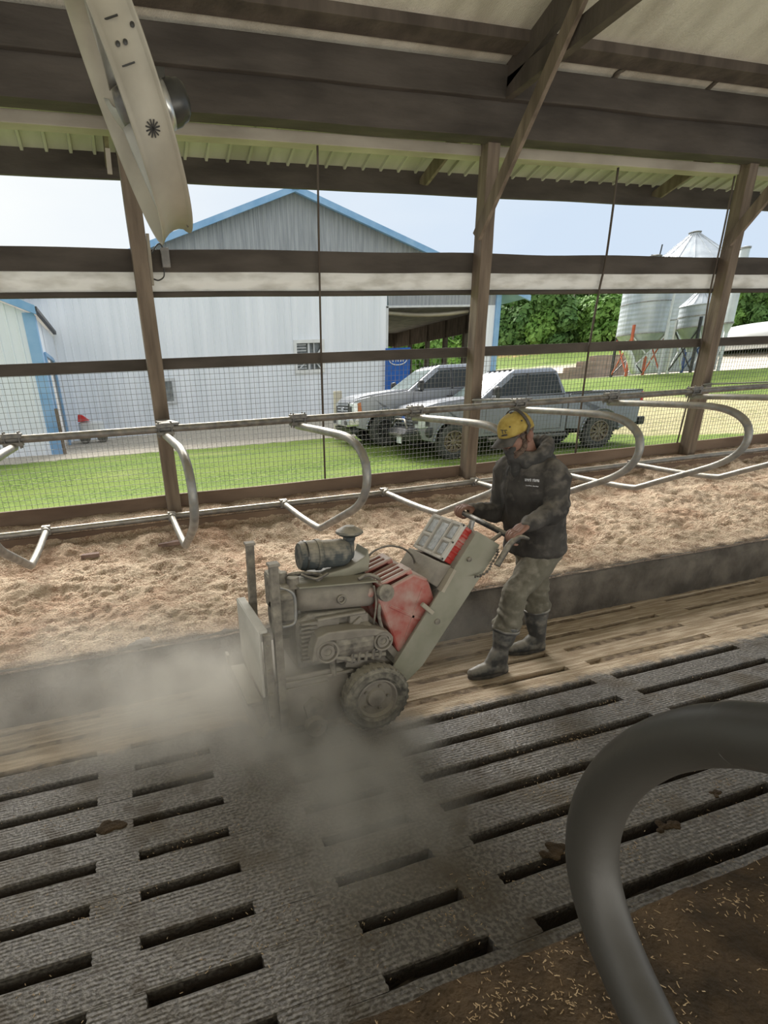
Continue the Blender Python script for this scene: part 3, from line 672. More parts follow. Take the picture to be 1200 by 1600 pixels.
# near stall loop beside the camera
pts = [Vector((0.43, -1.3, 1.74)), Vector((0.43, -0.6, 1.735)), Vector((0.43, -0.1, 1.725)), Vector((0.43, 0.08, 1.70))]
pts += [atx(x, y, 0.43) for x, y in ((1200, 1153), (1140, 1148), (1080, 1153), (1015, 1175), (962, 1218), (932, 1275), (925, 1345), (940, 1420), (972, 1505), (1015, 1600))]
last = pts[-1]; dvec = (pts[-1] - pts[-2]).normalized()
pts += [last + dvec * 0.15, last + dvec * 0.42, Vector((0.43, -0.9, 0.72)), Vector((0.43, -1.3, 0.72))]
bm = B(); tube(bm, spline(pts, 8), 0.0265, 28)
tag(obj('near_stall_divider', bm, M['fgpipe'], smooth=True), 'large dark steel pipe loop close to the viewer at the lower right', 'stall divider')

# bits of mat showing through the shavings
for px, py, w_, d_, rot, lab in ((271, 852, 0.30, 0.10, 0.08, 'flat reddish rubber mat corner beside the narrow stall loop'), (141, 866, 0.17, 0.07, 0.0, 'small piece of mat showing in the shavings at the left')):
    c = aty(px, py, 4.95); bm = B(); zz = bed_z(c.x, 4.9) + 0.045
    v = ray(px, py); tt = (zz - 1.9) / v.z; c = CAM + v * tt; zz = bed_z(c.x, c.y) + 0.02
    prism(bm, [(c.x - w_ / 2, c.y - d_ / 2), (c.x + w_ / 2, c.y - d_ / 2 + rot * .4), (c.x + w_ * .45, c.y + d_ / 2), (c.x - w_ * .4, c.y + d_ * .4)], 'z', zz - 0.03, zz + 0.005)
    tag(obj('rubber_mat', bm, M['mat'], bevel=0.003), lab, 'mat', 'mat pieces')

# ================================================================== HANGING FAN
tf = math.radians(17.5)
fn_ = Vector((math.cos(tf), -0.072, math.sin(tf))).normalized(); fu = Vector((-math.sin(tf), 0, math.cos(tf))).normalized(); fu = (fu - fn_ * fu.dot(fn_)).normalized()
fc = aty(254, 376, 3.8) + fu * 0.63
t = empty('barn_fan', fc, label='big round dusty barn fan hanging tilted under the roof at the upper left', cat='fan')
prof_o = [(0.632, 0.0), (0.640, 0.006), (0.618, 0.03), (0.600, 0.065), (0.592, 0.10), (0.594, 0.135), (0.606, 0.165), (0.622, 0.185), (0.634, 0.192)]
prof_i = [(0.628, 0.184), (0.612, 0.172), (0.596, 0.16), (0.585, 0.135), (0.583, 0.10), (0.590, 0.065), (0.607, 0.03), (0.626, 0.008)]
bm = B(); lathe(bm, prof_o + prof_i, fc, fn_, 72, closed=True); obj('fan_housing', bm, M['fan'], t, smooth=True)
# inner venturi ring so the housing reads deep
bm = B(); lathe(bm, [(0.582, 0.10), (0.575, 0.13), (0.58, 0.16), (0.586, 0.16), (0.583, 0.10)], fc, fn_, 72, closed=True); obj('venturi_ring', bm, M['fan_in'], t, smooth=True)
fv = fn_.cross(fu).normalized()
def fp(a, r, h): return fc + fn_ * h + (fu * math.cos(a) + fv * math.sin(a)) * r
for k in range(3):
    a0 = 2 * PI * k / 3 + 2.85; bm = B(); rows = []
    for i in range(13):
        r = 0.09 + 0.47 * i / 12; wd = (0.14 + 0.30 * (r / 0.56)) ; row = []
        for j in range(9):
            f = j / 8 - .5; a = a0 + f * wd / max(r, .2) * 0.55; h = 0.085 - f * (0.13 - 0.07 * r) - 0.02 * (1 - 4 * f * f)
            row.append((fp(a, r, h), fp(a, r, h - 0.005)))
        rows.append([(bm.verts.new(p), bm.verts.new(q)) for p, q in row])
    for i in range(12):
        for j in range(8):
            bm.faces.new((rows[i][j][0], rows[i][j + 1][0], rows[i + 1][j + 1][0], rows[i + 1][j][0]))
            bm.faces.new((rows[i][j][1], rows[i + 1][j][1], rows[i + 1][j + 1][1], rows[i][j + 1][1]))
    for i in range(12):
        for j in (0, 8): bm.faces.new((rows[i][j][0], rows[i + 1][j][0], rows[i + 1][j][1], rows[i][j][1]))
    for j in range(8):
        for i in (0, 12): bm.faces.new((rows[i][j][0], rows[i][j + 1][0], rows[i][j + 1][1], rows[i][j][1]))
    obj('fan_blade', bm, M['fan_in'], t, smooth=True)
bm = B(); lathe(bm, [(0.03, 0.03), (0.085, 0.04), (0.09, 0.12), (0.06, 0.13)], fc, fn_, 24); obj('fan_hub', bm, M['galv_dark'], t, smooth=True)
# motor and its bracket, behind the housing
mb = aty(262, 164, 3.42) - fn_ * 0.16
mo = B(); lathe(mo, [(0.03, 0.02), (0.085, 0.03), (0.098, 0.05), (0.098, 0.20), (0.09, 0.215), (0.085, 0.24), (0.06, 0.262), (0.02, 0.27)], mb, fn_, 28)
mo_o = obj('motor', mo, M['motor'], t, smooth=True)
bm = B(); lathe(bm, [(0.099, 0.12), (0.1005, 0.12), (0.1005, 0.165), (0.099, 0.165)], mb, fn_, 28, closed=True); obj('motor_band', bm, M['steel'], mo_o, smooth=True)
bm = B()
for s in (-1, 1): bar(bm, fp(s * PI / 2 * 0 + (PI / 2 if s > 0 else -PI / 2), 0.60, 0.17), fc + fn_ * 0.17 + fv * s * 0.02, 0.035, 0.02, fn_)
bar(bm, fp(0, 0.60, 0.165), fp(PI, 0.60, 0.165), 0.035, 0.02, fn_)
bar(bm, fp(0, .60, .17), mb + fn_ * .12 + fu * .09, .05, .012, fn_); bar(bm, fp(PI, .60, .17), mb + fn_ * .12 - fu * .09, .05, .012, fn_)
obj('motor_bracket', bm, M['galv_dark'], t, bevel=0.003)
bm = B(); q = mb + fn_ * .12 + fu * .085; box(bm, tuple(q + Vector((-.05, -.05, 0))), tuple(q + Vector((.06, .04, .06)))); obj('terminal_box', bm, M['motor'], t, bevel=0.005)
# snowflake-like mark and rivets on the housing band, facing the viewer
def band(phi, h, off=0.004):   # phi measured from 'down', towards the viewer
    rr = 0.594 + 0.012 * abs(h - 0.11) / 0.07
    d = (-fu * math.cos(phi) - fv * (1 if fv.y > 0 else -1) * math.sin(phi))
    return fc + fn_ * h + d * (rr + off), d
bm = B(); c, d = band(1.05, 0.10)
tdir = fn_; sdir = d.cross(fn_).normalized()
for k in range(6):
    a = PI / 6 * k; e = (tdir * math.cos(a) + sdir * math.sin(a)) * 0.035; bar(bm, c - e, c + e, 0.006, 0.004, d)
obj('printed_mark', bm, M['motor'], t)
for ph, h in ((1.55, 0.07), (1.55, 0.105), (1.62, 0.16)):
    bm = B(); c, d = band(ph, h); lathe(bm, [(0.011, 0), (0.011, 0.003), (0.002, 0.005)], c, d, 10); obj('bolt_hole', bm, M['motor'], t)
for ph in (1.43, 1.70, 2.0):
    bm = B(); c, d = band(ph, 0.08); bar(bm, c - fn_ * 0.035, c + fn_ * 0.035, 0.006, 0.005, d); obj('seam_slit', bm, M['motor'], t)
bm = B(); tube(bm, [fp(0, 0.62, 0.1), fp(0, 0.62, 0.1) + Vector((0.02, 0, 0.85))], 0.012, 8); obj('hanging_rod', bm, M['galv_dark'], t, smooth=True)
c, d = band(0.35, 0.10); bm = B(); a = aty(171, 270, 4.1); 
bar(bm, aty(168, 232, 4.35), aty(172, 272, 4.35), 0.03, 0.012, (0, 1, 0)); obj('chain_tab', bm, M['strip'], t)

# ================================================================== FLOOR GROOVING MACHINE
t = empty('floor_machine', (1.05, 2.8, 0.0), label='dusty walk-behind floor scarifying machine with engine, red cans and long handle frame', cat='machine')
def part(name, bm, mat, parent=t, **k): return obj(name, bm, mat, parent, **k)
YN, YF = 2.53, 3.09
# drum housing
bm = B(); prism(bm, [(0.60, 0.06), (0.60, 0.36), (0.64, 0.40), (1.02, 0.40), (1.08, 0.34), (1.08, 0.12), (0.98, 0.05)], 'y', YN + 0.03, YF)
hs = part('drum_housing', bm, M['mach'], bevel=0.01)
bm = B(); box(bm, (0.60, YN + 0.018, 0.355), (1.10, YN + 0.035, 0.375)); box(bm, (0.66, YN + 0.02, 0.07), (0.94, YN + 0.034, 0.33)); part('side_cover', bm, M['mach'], hs, bevel=0.004)
bm = B(); prism(bm, [(0.56, 0.34), (0.60, 0.385), (1.42, 0.355), (1.46, 0.29), (1.1, 0.28)], 'y', YN + 0.06, YF - 0.02); part('chassis', bm, M['machd'], bevel=0.008)
# wheels
def wheel(name, c, r, wd, parent):
    c = Vector(c); bm = B(); ax = Vector((0, -1, 0))
    lathe(bm, [(r * 0.62, -wd * .42), (r * 0.70, -wd * .5), (r * 0.88, -wd * .5), (r * 0.97, -wd * .38), (r, -wd * .15), (r, wd * .15), (r * 0.97, wd * .38), (r * 0.88, wd * .5), (r * 0.70, wd * .5), (r * 0.62, wd * .42)], c, ax, 40, closed=True)
    for k in range(30):
        a = 2 * PI * k / 30
        for s in (-1, 1):
            d = Vector((math.cos(a + s * .05), 0, math.sin(a + s * .05))); p = c + d * r * 0.985 + ax * (s * wd * .22)
            bar(bm, p - d * .004 - ax * wd * .18, p - d * .004 + ax * wd * .18, r * 0.10, 0.012, d)
    ty = part('tyre', bm, M['tyre'], parent, smooth=False)
    bm = B(); lathe(bm, [(r * .64, -wd * .40), (r * .64, wd * .40), (r * .58, wd * .42), (r * .52, wd * .18), (r * .30, wd * .12), (r * .26, wd * .28), (r * .12, wd * .30), (0.004, wd * .32)], c, ax, 32)
    rm = part('rim', bm, M['mach'], parent, smooth=False)
    bm = B()
    bm.free()
    for k in range(5):
        a = 2 * PI * k / 5; bm = B(); cyl(bm, c + ax * wd * .12 + Vector((math.cos(a), 0, math.sin(a))) * r * .38, c + ax * wd * .26 + Vector((math.cos(a), 0, math.sin(a))) * r * .38, r * .055, 8); part('wheel_nut', bm, M['machd'], rm)
wheel('wheel', (1.205, 2.475, 0.208), 0.208, 0.10, t)
wheel('wheel', (1.205, 3.12, 0.208), 0.208, 0.10, t)
bm = B(); cyl(bm, (1.205, 2.5, 0.208), (1.205, 3.1, 0.208), 0.022, 12); part('axle', bm, M['machd'])
# small guide roller
bm = B(); lathe(bm, [(0.036, -0.03), (0.058, -0.03), (0.063, -0.02), (0.063, 0.02), (0.058, 0.03), (0.036, 0.03)], (0.838, 2.515, 0.068), (0, 1, 0), 24, closed=True)
rr_ = part('guide_roller', bm, M['mach'], smooth=False); bm = B(); lathe(bm, [(0.034, -.02), (0.034, .02)], (0.838, 2.52, 0.068), (0, 1, 0), 20); part('roller_core', bm, M['machd'], rr_)
bm = B(); prism(bm, [(0.80, 0.10), (0.78, 0.20), (0.84, 0.25), (0.90, 0.20), (0.88, 0.10)], 'y', 2.53, 2.56); part('roller_arm', bm, M['machd'], rr_, bevel=0.004)
# front plate, uprights, bumper
bm = B(); box(bm, (0.545, 2.56, 0.30), (0.562, 3.12, 0.715)); box(bm, (0.55, 2.56, 0.70), (0.60, 3.12, 0.72)); part('front_plate', bm, M['plate_pale'], bevel=0.004)
bm = B(); box(bm, (0.57, 2.535, 0.10), (0.612, 2.565, 0.70))
for z in (0.18, 0.33, 0.48, 0.63): cyl(bm, (0.59, 2.52, z), (0.59, 2.54, z), 0.012, 8)
part('plate_flange', bm, M['machd'], bevel=0.003)
def post(x, y, z0, z1, lean, nm):
    bm = B(); bar(bm, (x - lean, y, z0), (x, y, z1), 0.046, 0.046, (0, 1, 0)); o_ = part(nm, bm, M['machd'], bevel=0.003)
    bm = B(); box(bm, (x - .03, y - .03, z1 - .004), (x + .03, y + .03, z1 + .012)); part('end_cap', bm, M['mach'], o_, bevel=0.003)
post(0.655, 2.55, 0.06, 1.085, 0.0, 'upright_tube'); post(0.640, 3.02, 0.40, 1.085, 0.02, 'upright_tube')
bm = B(); cyl(bm, (0.50, 2.50, 0.085), (0.47, 3.16, 0.20), 0.024, 12); cyl(bm, (0.50, 2.50, 0.085), (0.56, 2.56, 0.12), 0.02, 10); part('front_bar', bm, M['mach'], smooth=True)
bm = B(); box(bm, (0.44, 3.10, 0.18), (0.46, 3.16, 0.34)); box(bm, (0.46, 2.60, 0.24), (0.55, 3.1, 0.26)); part('front_bracket', bm, M['machd'], bevel=0.003)
bm = B(); tube(bm, spline([(0.68, 2.54, 0.96), (0.72, 2.53, 0.945), (0.755, 2.53, 0.90), (0.757, 2.53, 0.80), (0.745, 2.53, 0.745), (0.68, 2.54, 0.73)], 6), 0.009, 8); part('lift_handle', bm, M['galv'], smooth=True)
# engine
bm = B(); prism(bm, [(0.78, 0.40), (0.78, 0.70), (0.86, 0.74), (1.20, 0.72), (1.30, 0.60), (1.30, 0.42)], 'y', 2.62, 2.96); eng = part('engine_block', bm, M['machd'], bevel=0.015)
for k in range(9):
    bm_z = 0.50 + 0.026 * k
bm = B()
for k in range(10): z = 0.46 + 0.026 * k; box(bm, (0.80 + 0.004 * (k % 2), 2.585, z), (0.90, 2.63, z + 0.012))
part('cooling_fins', bm, M['machd'], eng)
bm = B(); lathe(bm, [(0.02, 0), (0.11, 0.0), (0.125, 0.02), (0.125, 0.12), (0.10, 0.14)], (0.70, 2.82, 0.66), (1, 0, 0), 28); part('recoil_cover', bm, M['machd'], eng, smooth=False)
bm = B(); box(bm, (0.70, 2.64, 0.70), (0.80, 2.98, 0.93)); box(bm, (0.70, 2.60, 0.84), (0.78, 2.66, 0.90)); part('fan_shroud', bm, M['machd'], eng, bevel=0.02)
bm = B(); box(bm, (0.86, 2.60, 0.60), (1.04, 2.64, 0.70)); box(bm, (1.10, 2.59, 0.63), (1.22, 2.64, 0.70)); box(bm, (0.90, 2.58, 0.70), (1.20, 2.62, 0.72)); box(bm, (1.00, 2.57, 0.42), (1.24, 2.62, 0.50)); part('valve_cover', bm, M['mach'], eng, bevel=0.01)
# belt guard and pulleys
gp = [(0.83, 0.50), (0.845, 0.585), (0.87, 0.645), (0.93, 0.665), (1.10, 0.655), (1.22, 0.635), (1.30, 0.605), (1.335, 0.56), (1.335, 0.53), (1.30, 0.545), (1.28, 0.58), (1.18, 0.595), (1.02, 0.60), (0.94, 0.61), (0.885, 0.585), (0.865, 0.50)]
bm = B(); prism(bm, gp, 'y', 2.50, 2.60); part('belt_guard', bm, M['mach'], bevel=0.008)
for (x, z, r) in ((0.925, 0.545, 0.068), (1.27, 0.548, 0.060)):
    bm = B(); lathe(bm, [(r * .35, -.02), (r * .35, -.035), (r * .62, -.035), (r * .66, -.02), (r * .80, -.02), (r * .84, -.038), (r, -.038), (r, .03), (r * .35, .03)], (x, 2.535, z), (0, 1, 0), 28, closed=True)
    pl = part('pulley', bm, M['mach']); bm = B(); lathe(bm, [(r * .34, -.03), (r * .34, .02)], (x, 2.535, z), (0, 1, 0), 12); part('pulley_hub', bm, M['machd'], pl)
bm = B(); cyl(bm, (0.90, 2.54, 0.52), (1.10, 2.54, 0.44), 0.02, 10); cyl(bm, (1.08, 2.54, 0.47), (1.30, 2.54, 0.44), 0.016, 10); cyl(bm, (0.97, 2.56, 0.47), (0.98, 2.56, 0.36), 0.018, 10)
for k in range(5): cyl(bm, (1.08 + .045 * k, 2.53, 0.43), (1.09 + .045 * k, 2.53, 0.50), 0.011, 8)
part('linkage', bm, M['machd'])
bm = B(); lathe(bm, [(0.0, 0), (0.09, 0), (0.10, 0.012), (0.10, 0.24), (0.09, 0.255), (0, 0.26)], (0.97, 2.60, 0.555), (1, 0, -0.02), 20); part('gearbox', bm, M['machd'], smooth=False)
# rocker struts under the tank
for p_, q_, w_ in (((1.06, 2.58, 0.60), (1.17, 2.58, 0.68), .03), ((1.30, 2.56, 0.52), (1.42, 2.56, 0.36), .04), ((1.06, 2.56, 0.42), (1.30, 2.56, 0.36), .05)):
    bm = B(); bar(bm, p_, q_, w_, .014, (0, 1, 0)); part('strut', bm, M['mach'], bevel=0.003)
# fuel tank: rounded body with flat rim
def rrect(w, h, r, n=6):
    out = []
    for cx_, cy_, a0 in ((w / 2 - r, h / 2 - r, 0), (-w / 2 + r, h / 2 - r, 90), (-w / 2 + r, -h / 2 + r, 180), (w / 2 - r, -h / 2 + r, 270)):
        for k in range(n + 1): a = math.radians(a0 + 90 * k / n); out.append((cx_ + r * math.cos(a), cy_ + r * math.sin(a)))
    return out
def loft_x(bm, secs):
    """secs: list of (x, cy, cz, w(y), h(z), r)"""
    rings = []
    for x, cy_, cz_, w_, h_, r_ in secs: rings.append([bm.verts.new((x, cy_ + a, cz_ + c)) for a, c in rrect(w_, h_, min(r_, w_ / 2 - .001, h_ / 2 - .001))])
    n = len(rings[0])
    for a, b_ in zip(rings, rings[1:]):
        for k in range(n): bm.faces.new((a[k], a[(k + 1) % n], b_[(k + 1) % n], b_[k]))
    bm.faces.new(rings[0][::-1]); bm.faces.new(rings[-1]); return bm
bm = B(); loft_x(bm, [(0.800, 2.70, 0.835, 0.12, 0.10, 0.04), (0.806, 2.70, 0.835, 0.19, 0.145, 0.06), (0.83, 2.70, 0.832, 0.205, 0.158, 0.07), (1.24, 2.70, 0.797, 0.205, 0.162, 0.07), (1.262, 2.70, 0.795, 0.19, 0.15, 0.06), (1.268, 2.70, 0.795, 0.12, 0.10, 0.04)])
ft = part('muffler_tank', bm, M['mach'], smooth=True)
bm = B(); prism(bm, [(0.80, 0.918), (1.27, 0.884), (1.27, 0.892), (0.80, 0.927)], 'y', 2.58, 2.81); part('tank_rim', bm, M['beam'], ft, bevel=0.002)
bm = B(); lathe(bm, [(0.016, 0), (0.026, 0), (0.028, 0.018), (0.018, 0.02)], (1.05, 2.60, 0.812), (0, -1, 0), 18, closed=True); part('outlet_pipe', bm, M['machd'], ft, smooth=True)
# air cleaner
ax = Vector((1, 0, -0.05))
bm = B(); lathe(bm, [(0.0, 0), (0.075, 0.0), (0.082, 0.01), (0.086, 0.02), (0.086, 0.10), (0.092, 0.10), (0.092, 0.125), (0.082, 0.13), (0.080, 0.27), (0.068, 0.30), (0.05, 0.315), (0.045, 0.33)], (0.875, 2.80, 1.035), ax, 32)
ac = part('air_cleaner', bm, M['blackd'], smooth=False)
bm = B(); lathe(bm, [(0.032, 0), (0.030, 0.05), (0.036, 0.06), (0.036, 0.075), (0.060, 0.085), (0.082, 0.10), (0.078, 0.112), (0.050, 0.128), (0.030, 0.140), (0.0, 0.143)], (1.19, 2.80, 1.035), (0.02, 0, 1), 28); part('rain_cap', bm, M['blackd'], ac, smooth=False)
for a in (0.03, 0.112):
    bm = B(); lathe(bm, [(0.088, 0), (0.090, 0), (0.090, 0.008), (0.088, 0.008)], Vector((0.875, 2.80, 1.035)) + ax * a, ax, 32, closed=True); part('clamp_band', bm, M['motor'], ac)
bm = B(); ln = [(0.93, 0.92), (1.06, 0.935), (1.16, 0.95), (1.26, 1.00), (1.275, 1.045), (1.29, 0.98), (1.28, 0.91), (1.10, 0.885), (0.93, 0.875)]; prism(bm, ln, 'y', 2.72, 2.88); part('intake_bracket', bm, M['beam'], bevel=0.008)
bm = B(); tube(bm, spline([(0.72, 2.72, 0.93), (0.80, 2.70, 0.965), (0.90, 2.70, 0.955), (0.97, 2.70, 0.93), (0.93, 2.66, 0.915)], 6), 0.014, 8); tube(bm, spline([(0.84, 2.66, 0.97), (0.92, 2.64, 0.94), (1.0, 2.66, 0.955)], 6), 0.008, 8); part('fuel_hose', bm, M['hose'], smooth=True)
bm = B(); cyl(bm, (0.74, 2.70, 0.90), (0.74, 2.70, 0.99), 0.03, 12); cyl(bm, (0.79, 2.66, 0.90), (0.79, 2.66, 0.965), 0.035, 12); part('filler_neck', bm, M['machd'], bevel=0.004)
# handle frame: two side plates and a web, leaning back to the operator
bd = Vector((0.549, 0, 0.779)).normalized(); bn = Vector((0.779, 0, -0.549)).normalized()      # along, and towards lower right
b0 = Vector((1.30, 0, 0.345)); LB = 0.955; WB = 0.20
def bp(s, n_, y): p = b0 + bd * s + bn * n_; return (p.x, y, p.z)
poly = [(-0.05, 0.02), (LB, 0.0), (LB + 0.01, WB * 0.95), (LB - 0.03, WB), (0.12, WB), (-0.06, WB * 0.75)]
pz = [((b0 + bd * s + bn * n_).x, (b0 + bd * s + bn * n_).z) for s, n_ in poly]
bm = B(); prism(bm, pz, 'y', 2.500, 2.512); sp_ = part('side_plate', bm, M['beam'], bevel=0.002)
bm = B(); prism(bm, pz, 'y', 2.908, 2.92); part('side_plate', bm, M['beam'], bevel=0.002)
bm = B()
for s in (0.40,): c = Vector(bp(s, 0.11, 2.499)); lathe(bm, [(0.018, 0), (0.018, 0.006), (0.002, 0.007)], c, (0, -1, 0), 16)
c = Vector(bp(0.80, 0.055, 2.499)); lathe(bm, [(0.014, 0), (0.014, 0.012), (0.002, 0.014)], c, (0, -1, 0), 8)
part('pin', bm, M['machd'], sp_)
def web(s0, s1, n_, th, mat, nm):
    a = b0 + bd * s0 + bn * n_; b_ = b0 + bd * s1 + bn * n_; e = bn * th
    bm = B(); prism(bm, [(a.x, a.z), (b_.x, b_.z), (b_.x + e.x, b_.z + e.z), (a.x + e.x, a.z + e.z)], 'y', 2.512, 2.908); return part(nm, bm, mat, bevel=0.002)
web(0.05, 0.66, 0.03, 0.008, M['machd'], 'back_web'); web(0.70, LB, 0.004, 0.008, M['mach'], 'top_web')
bm = B(); c1 = Vector(bp(0.445, -0.06, 0)); c2 = Vector(bp(0.43, 0.04, 0)); bar(bm, (c1.x, 2.49, c1.z), (c2.x, 2.49, c2.z), 0.026, 0.026, (0, 1, 0)); part('tie_peg', bm, M['strip'], bevel=0.006)
# tray sticking out under the red case
a = Vector(bp(0.62, 0.02, 0)); bm = B()
A = aty(648, 872, 2.86); Bp = aty(700, 912, 2.54); D = Vector((0.055, 0, 0.085))
prism(bm, [(1.640, 0.962), (1.566, 0.858), (1.628, 0.812), (1.716, 0.930)], 'y', 2.53, 2.89); tr = part('case_tray', bm, M['mach'], bevel=0.004)
bm = B(); prism(bm, [(1.63, 0.80), (1.705, 0.925), (1.722, 0.912), (1.65, 0.79)], 'y', 2.488, 2.54); part('tray_tab', bm, M['strip'], tr)
bm = B(); p = aty(790 - 20, 834 - 22, 2.62); q = Vector(bp(LB, 0.03, 2.60)); cyl(bm, q, q + Vector((0.01, 0, 0.055)), 0.016, 10); part('top_knob', bm, M['galv'], smooth=False)
bm = B(); box(bm, (1.66, 2.95, 0.28), (1.74, 3.05, 0.36)); bar(bm, (1.45, 3.0, 0.25), (1.70, 3.0, 0.30), 0.05, 0.05); part('rear_foot', bm, M['mach'], bevel=0.005)
# handlebar
hb0 = Vector((2.085, 2.44, 1.055)); hb1 = Vector((2.085, 3.06, 1.125))
bm = B(); tube(bm, [hb0, hb1], 0.017, 14); part('handlebar', bm, M['black'], smooth=True)
bm = B()
for y in (2.58, 2.86): tube(bm, spline([Vector(bp(LB - 0.08, 0.10, y)), (1.99, y, 1.02), (2.05, y, 1.05), (2.085, y, 1.055 + 0.07 * (y - 2.44) / .62)], 5), 0.013, 10)
part('handlebar_stay', bm, M['machd'], smooth=True)
bm = B(); L_ = [aty(p[0], p[1], 2.44) for p in ((826, 842), (812, 839), (797, 850), (787, 866), (776, 884))]
tube(bm, spline(L_, 6), [0.008 + 0.010 * min(1, i / 10) for i in range(25)], 12); part('control_lever', bm, M['hose'], smooth=True)
bm = B(); L_ = [aty(p[0], p[1], 2.47) for p in ((778, 858), (776, 868), (768, 880), (764, 890), (752, 899), (742, 901))]
P = spline(L_, 5)
for i in range(0, len(P) - 1, 2): bar(bm, P[i], P[i + 1] if i + 1 < len(P) else P[i], 0.016 if (i // 2) % 2 else 0.008, 0.008 if (i // 2) % 2 else 0.016)
tube(bm, P, 0.004, 6); part('safety_chain', bm, M['hose'])
# loop of cable over the cans
bm = B(); tube(bm, spline([aty(p[0], p[1], 2.75) for p in ((568, 900), (570, 880), (583, 862), (608, 853), (632, 858), (646, 872), (648, 892))], 7), 0.0065, 8); part('throttle_cable', bm, M['hose'], smooth=True)
bm = B(); tube(bm, spline([aty(p[0], p[1], 2.62) for p in ((560, 905), (575, 898), (590, 903), (600, 915))], 6), 0.011, 8); tube(bm, spline([aty(p[0], p[1], 2.56) for p in ((596, 935), (592, 960), (598, 985), (606, 1000))], 6), 0.011, 8); tube(bm, spline([aty(p[0], p[1], 2.57) for p in ((584, 915), (588, 940), (584, 975))], 6), 0.006, 8); part('rubber_hose', bm, M['machd'], smooth=True)
bm = B(); lathe(bm, [(0.02, 0), (0.045, 0.01), (0.05, 0.03), (0.05, 0.05), (0.02, 0.06)], aty(597, 925, 2.58), (0.1, -1, 0.2), 18); part('filter_bowl', bm, M['machd'], smooth=False)

# ---------------- red jerry cans
def jerry(yc, x, z, lab):
    e = empty('jerry_can', (x, yc, z), label=lab, cat='fuel can', group='red fuel cans on the machine')
    an = math.radians(-20)   # leaned back against the frame
    Rm = Matrix.Rotation(an, 4, 'Y')
    w_, h_, th = 0.325, 0.44, 0.165
    pr_ = [(0.02, 0), (w_ - .02, 0), (w_, 0.02), (w_, h_ - 0.075), (w_ - 0.075, h_), (0.05, h_ - 0.0), (0.0, h_ - 0.05), (0, 0.02)]
    def T(p): v = Rm @ Vector(p); return Vector((v.x, v.y, v.z))
    # body: front and back pressed halves with bevelled rims; the top grooves are raised bars over a shade-coloured plate
    bm = B(); prism(bm, pr_, 'y', -th / 2, th / 2)
    for v in bm.verts: v.co = T(v.co)
    bo = obj('can_body', bm, M['red'], e, local=True, bevel=0.022)
    # handle block with three bars standing on the top
    bm = B()
    for k in (-1, 0, 1):
        bar(bm, T((0.055, k * 0.050, h_ + 0.026)), T((0.235, k * 0.050, h_ + 0.020)), 0.026, 0.022, T((0, 0, 1)))
    for x_ in (0.06, 0.235): bar(bm, T((x_, -0.064, h_ + 0.008)), T((x_, 0.064, h_ + 0.008)), 0.036, 0.045, T((0, 0, 1)))
    obj('carry_handle', bm, M['red'], e, local=True, bevel=0.007)
    bm = B(); bar(bm, T((0.07, -0.06, h_ + 0.002)), T((0.225, -0.06, h_ + 0.002)), 0.01, 0.006, T((0, 0, 1))); bar(bm, T((0.075, 0.0, h_ + 0.003)), T((0.22, 0, h_ + 0.003)), 0.13, 0.005, T((0, 0, 1))); obj('recess_shade_plate', bm, M['recess_shade'], e, local=True)  # darker red plate paints the shade between the handle bars
    bm = B(); c_ = T((0.0, 0, h_ - 0.02)); lathe(bm, [(0.0, 0), (0.034, 0), (0.036, 0.02), (0.030, 0.032), (0, 0.034)], c_, T((-0.75, 0, 0.65)), 20); obj('filler_cap', bm, M['red'], e, local=True, smooth=False)
    bm = B()
    q = [(0.05, 0.05), (w_ - 0.05, 0.05), (w_ - .05, h_ - .11), (0.05, h_ - .11)]
    for a_, b_ in ((q[0], q[2]), (q[1], q[3])): bar(bm, T((a_[0], -th / 2 - 0.001, a_[1])), T((b_[0], -th / 2 - 0.001, b_[1])), 0.018, 0.006, (0, 1, 0))
    obj('pressed_rib', bm, M['red'], e, local=True, bevel=0.002)
    return e
jerry(2.625, 1.395, 0.415, 'nearer of two red jerry cans strapped on the machine')
jerry(2.815, 1.37, 0.43, 'farther of two red jerry cans, partly hidden behind the other')

# ---------------- red parts case with pale grid lid
e = empty('parts_case', (1.72, 2.7, 0.95), label='red case with a pale divided lid strapped on the handle frame', cat='case')
cn = -bn                                   # lid faces up and away from the operator
o0 = Vector((1.655, 0, 0.972))             # lower left lid corner, near end at y=2.545
U = 0.238
def cp(s, h, y): p = o0 + bd * s - cn * h; return Vector((p.x, y, p.z))
def cbox(bm, s0, s1, h0, h1, y0_, y1_):
    vs = [bm.verts.new(cp(s, h, y)) for s, h, y in ((s0, h0, y0_), (s1, h0, y0_), (s1, h0, y1_), (s0, h0, y1_), (s0, h1, y0_), (s1, h1, y0_), (s1, h1, y1_), (s0, h1, y1_))]
    for f in ((0, 3, 2, 1), (4, 5, 6, 7), (0, 1, 5, 4), (1, 2, 6, 5), (2, 3, 7, 6), (3, 0, 4, 7)): bm.faces.new([vs[i] for i in f])
Y0, Y1 = 2.545, 2.865
bm = B(); cbox(bm, 0.004, U - .004, 0.022, 0.092, Y0 + .004, Y1 - .004)
for k in range(6): s = 0.03 + k * 0.036; cbox(bm, s, s + 0.016, 0.025, 0.088, Y0 - 0.001, Y1)
obj('case_body', bm, M['redcase'], e, bevel=0.006)
bm = B(); fr = 0.018
cbox(bm, 0, U, 0.008, 0.024, Y0, Y1)
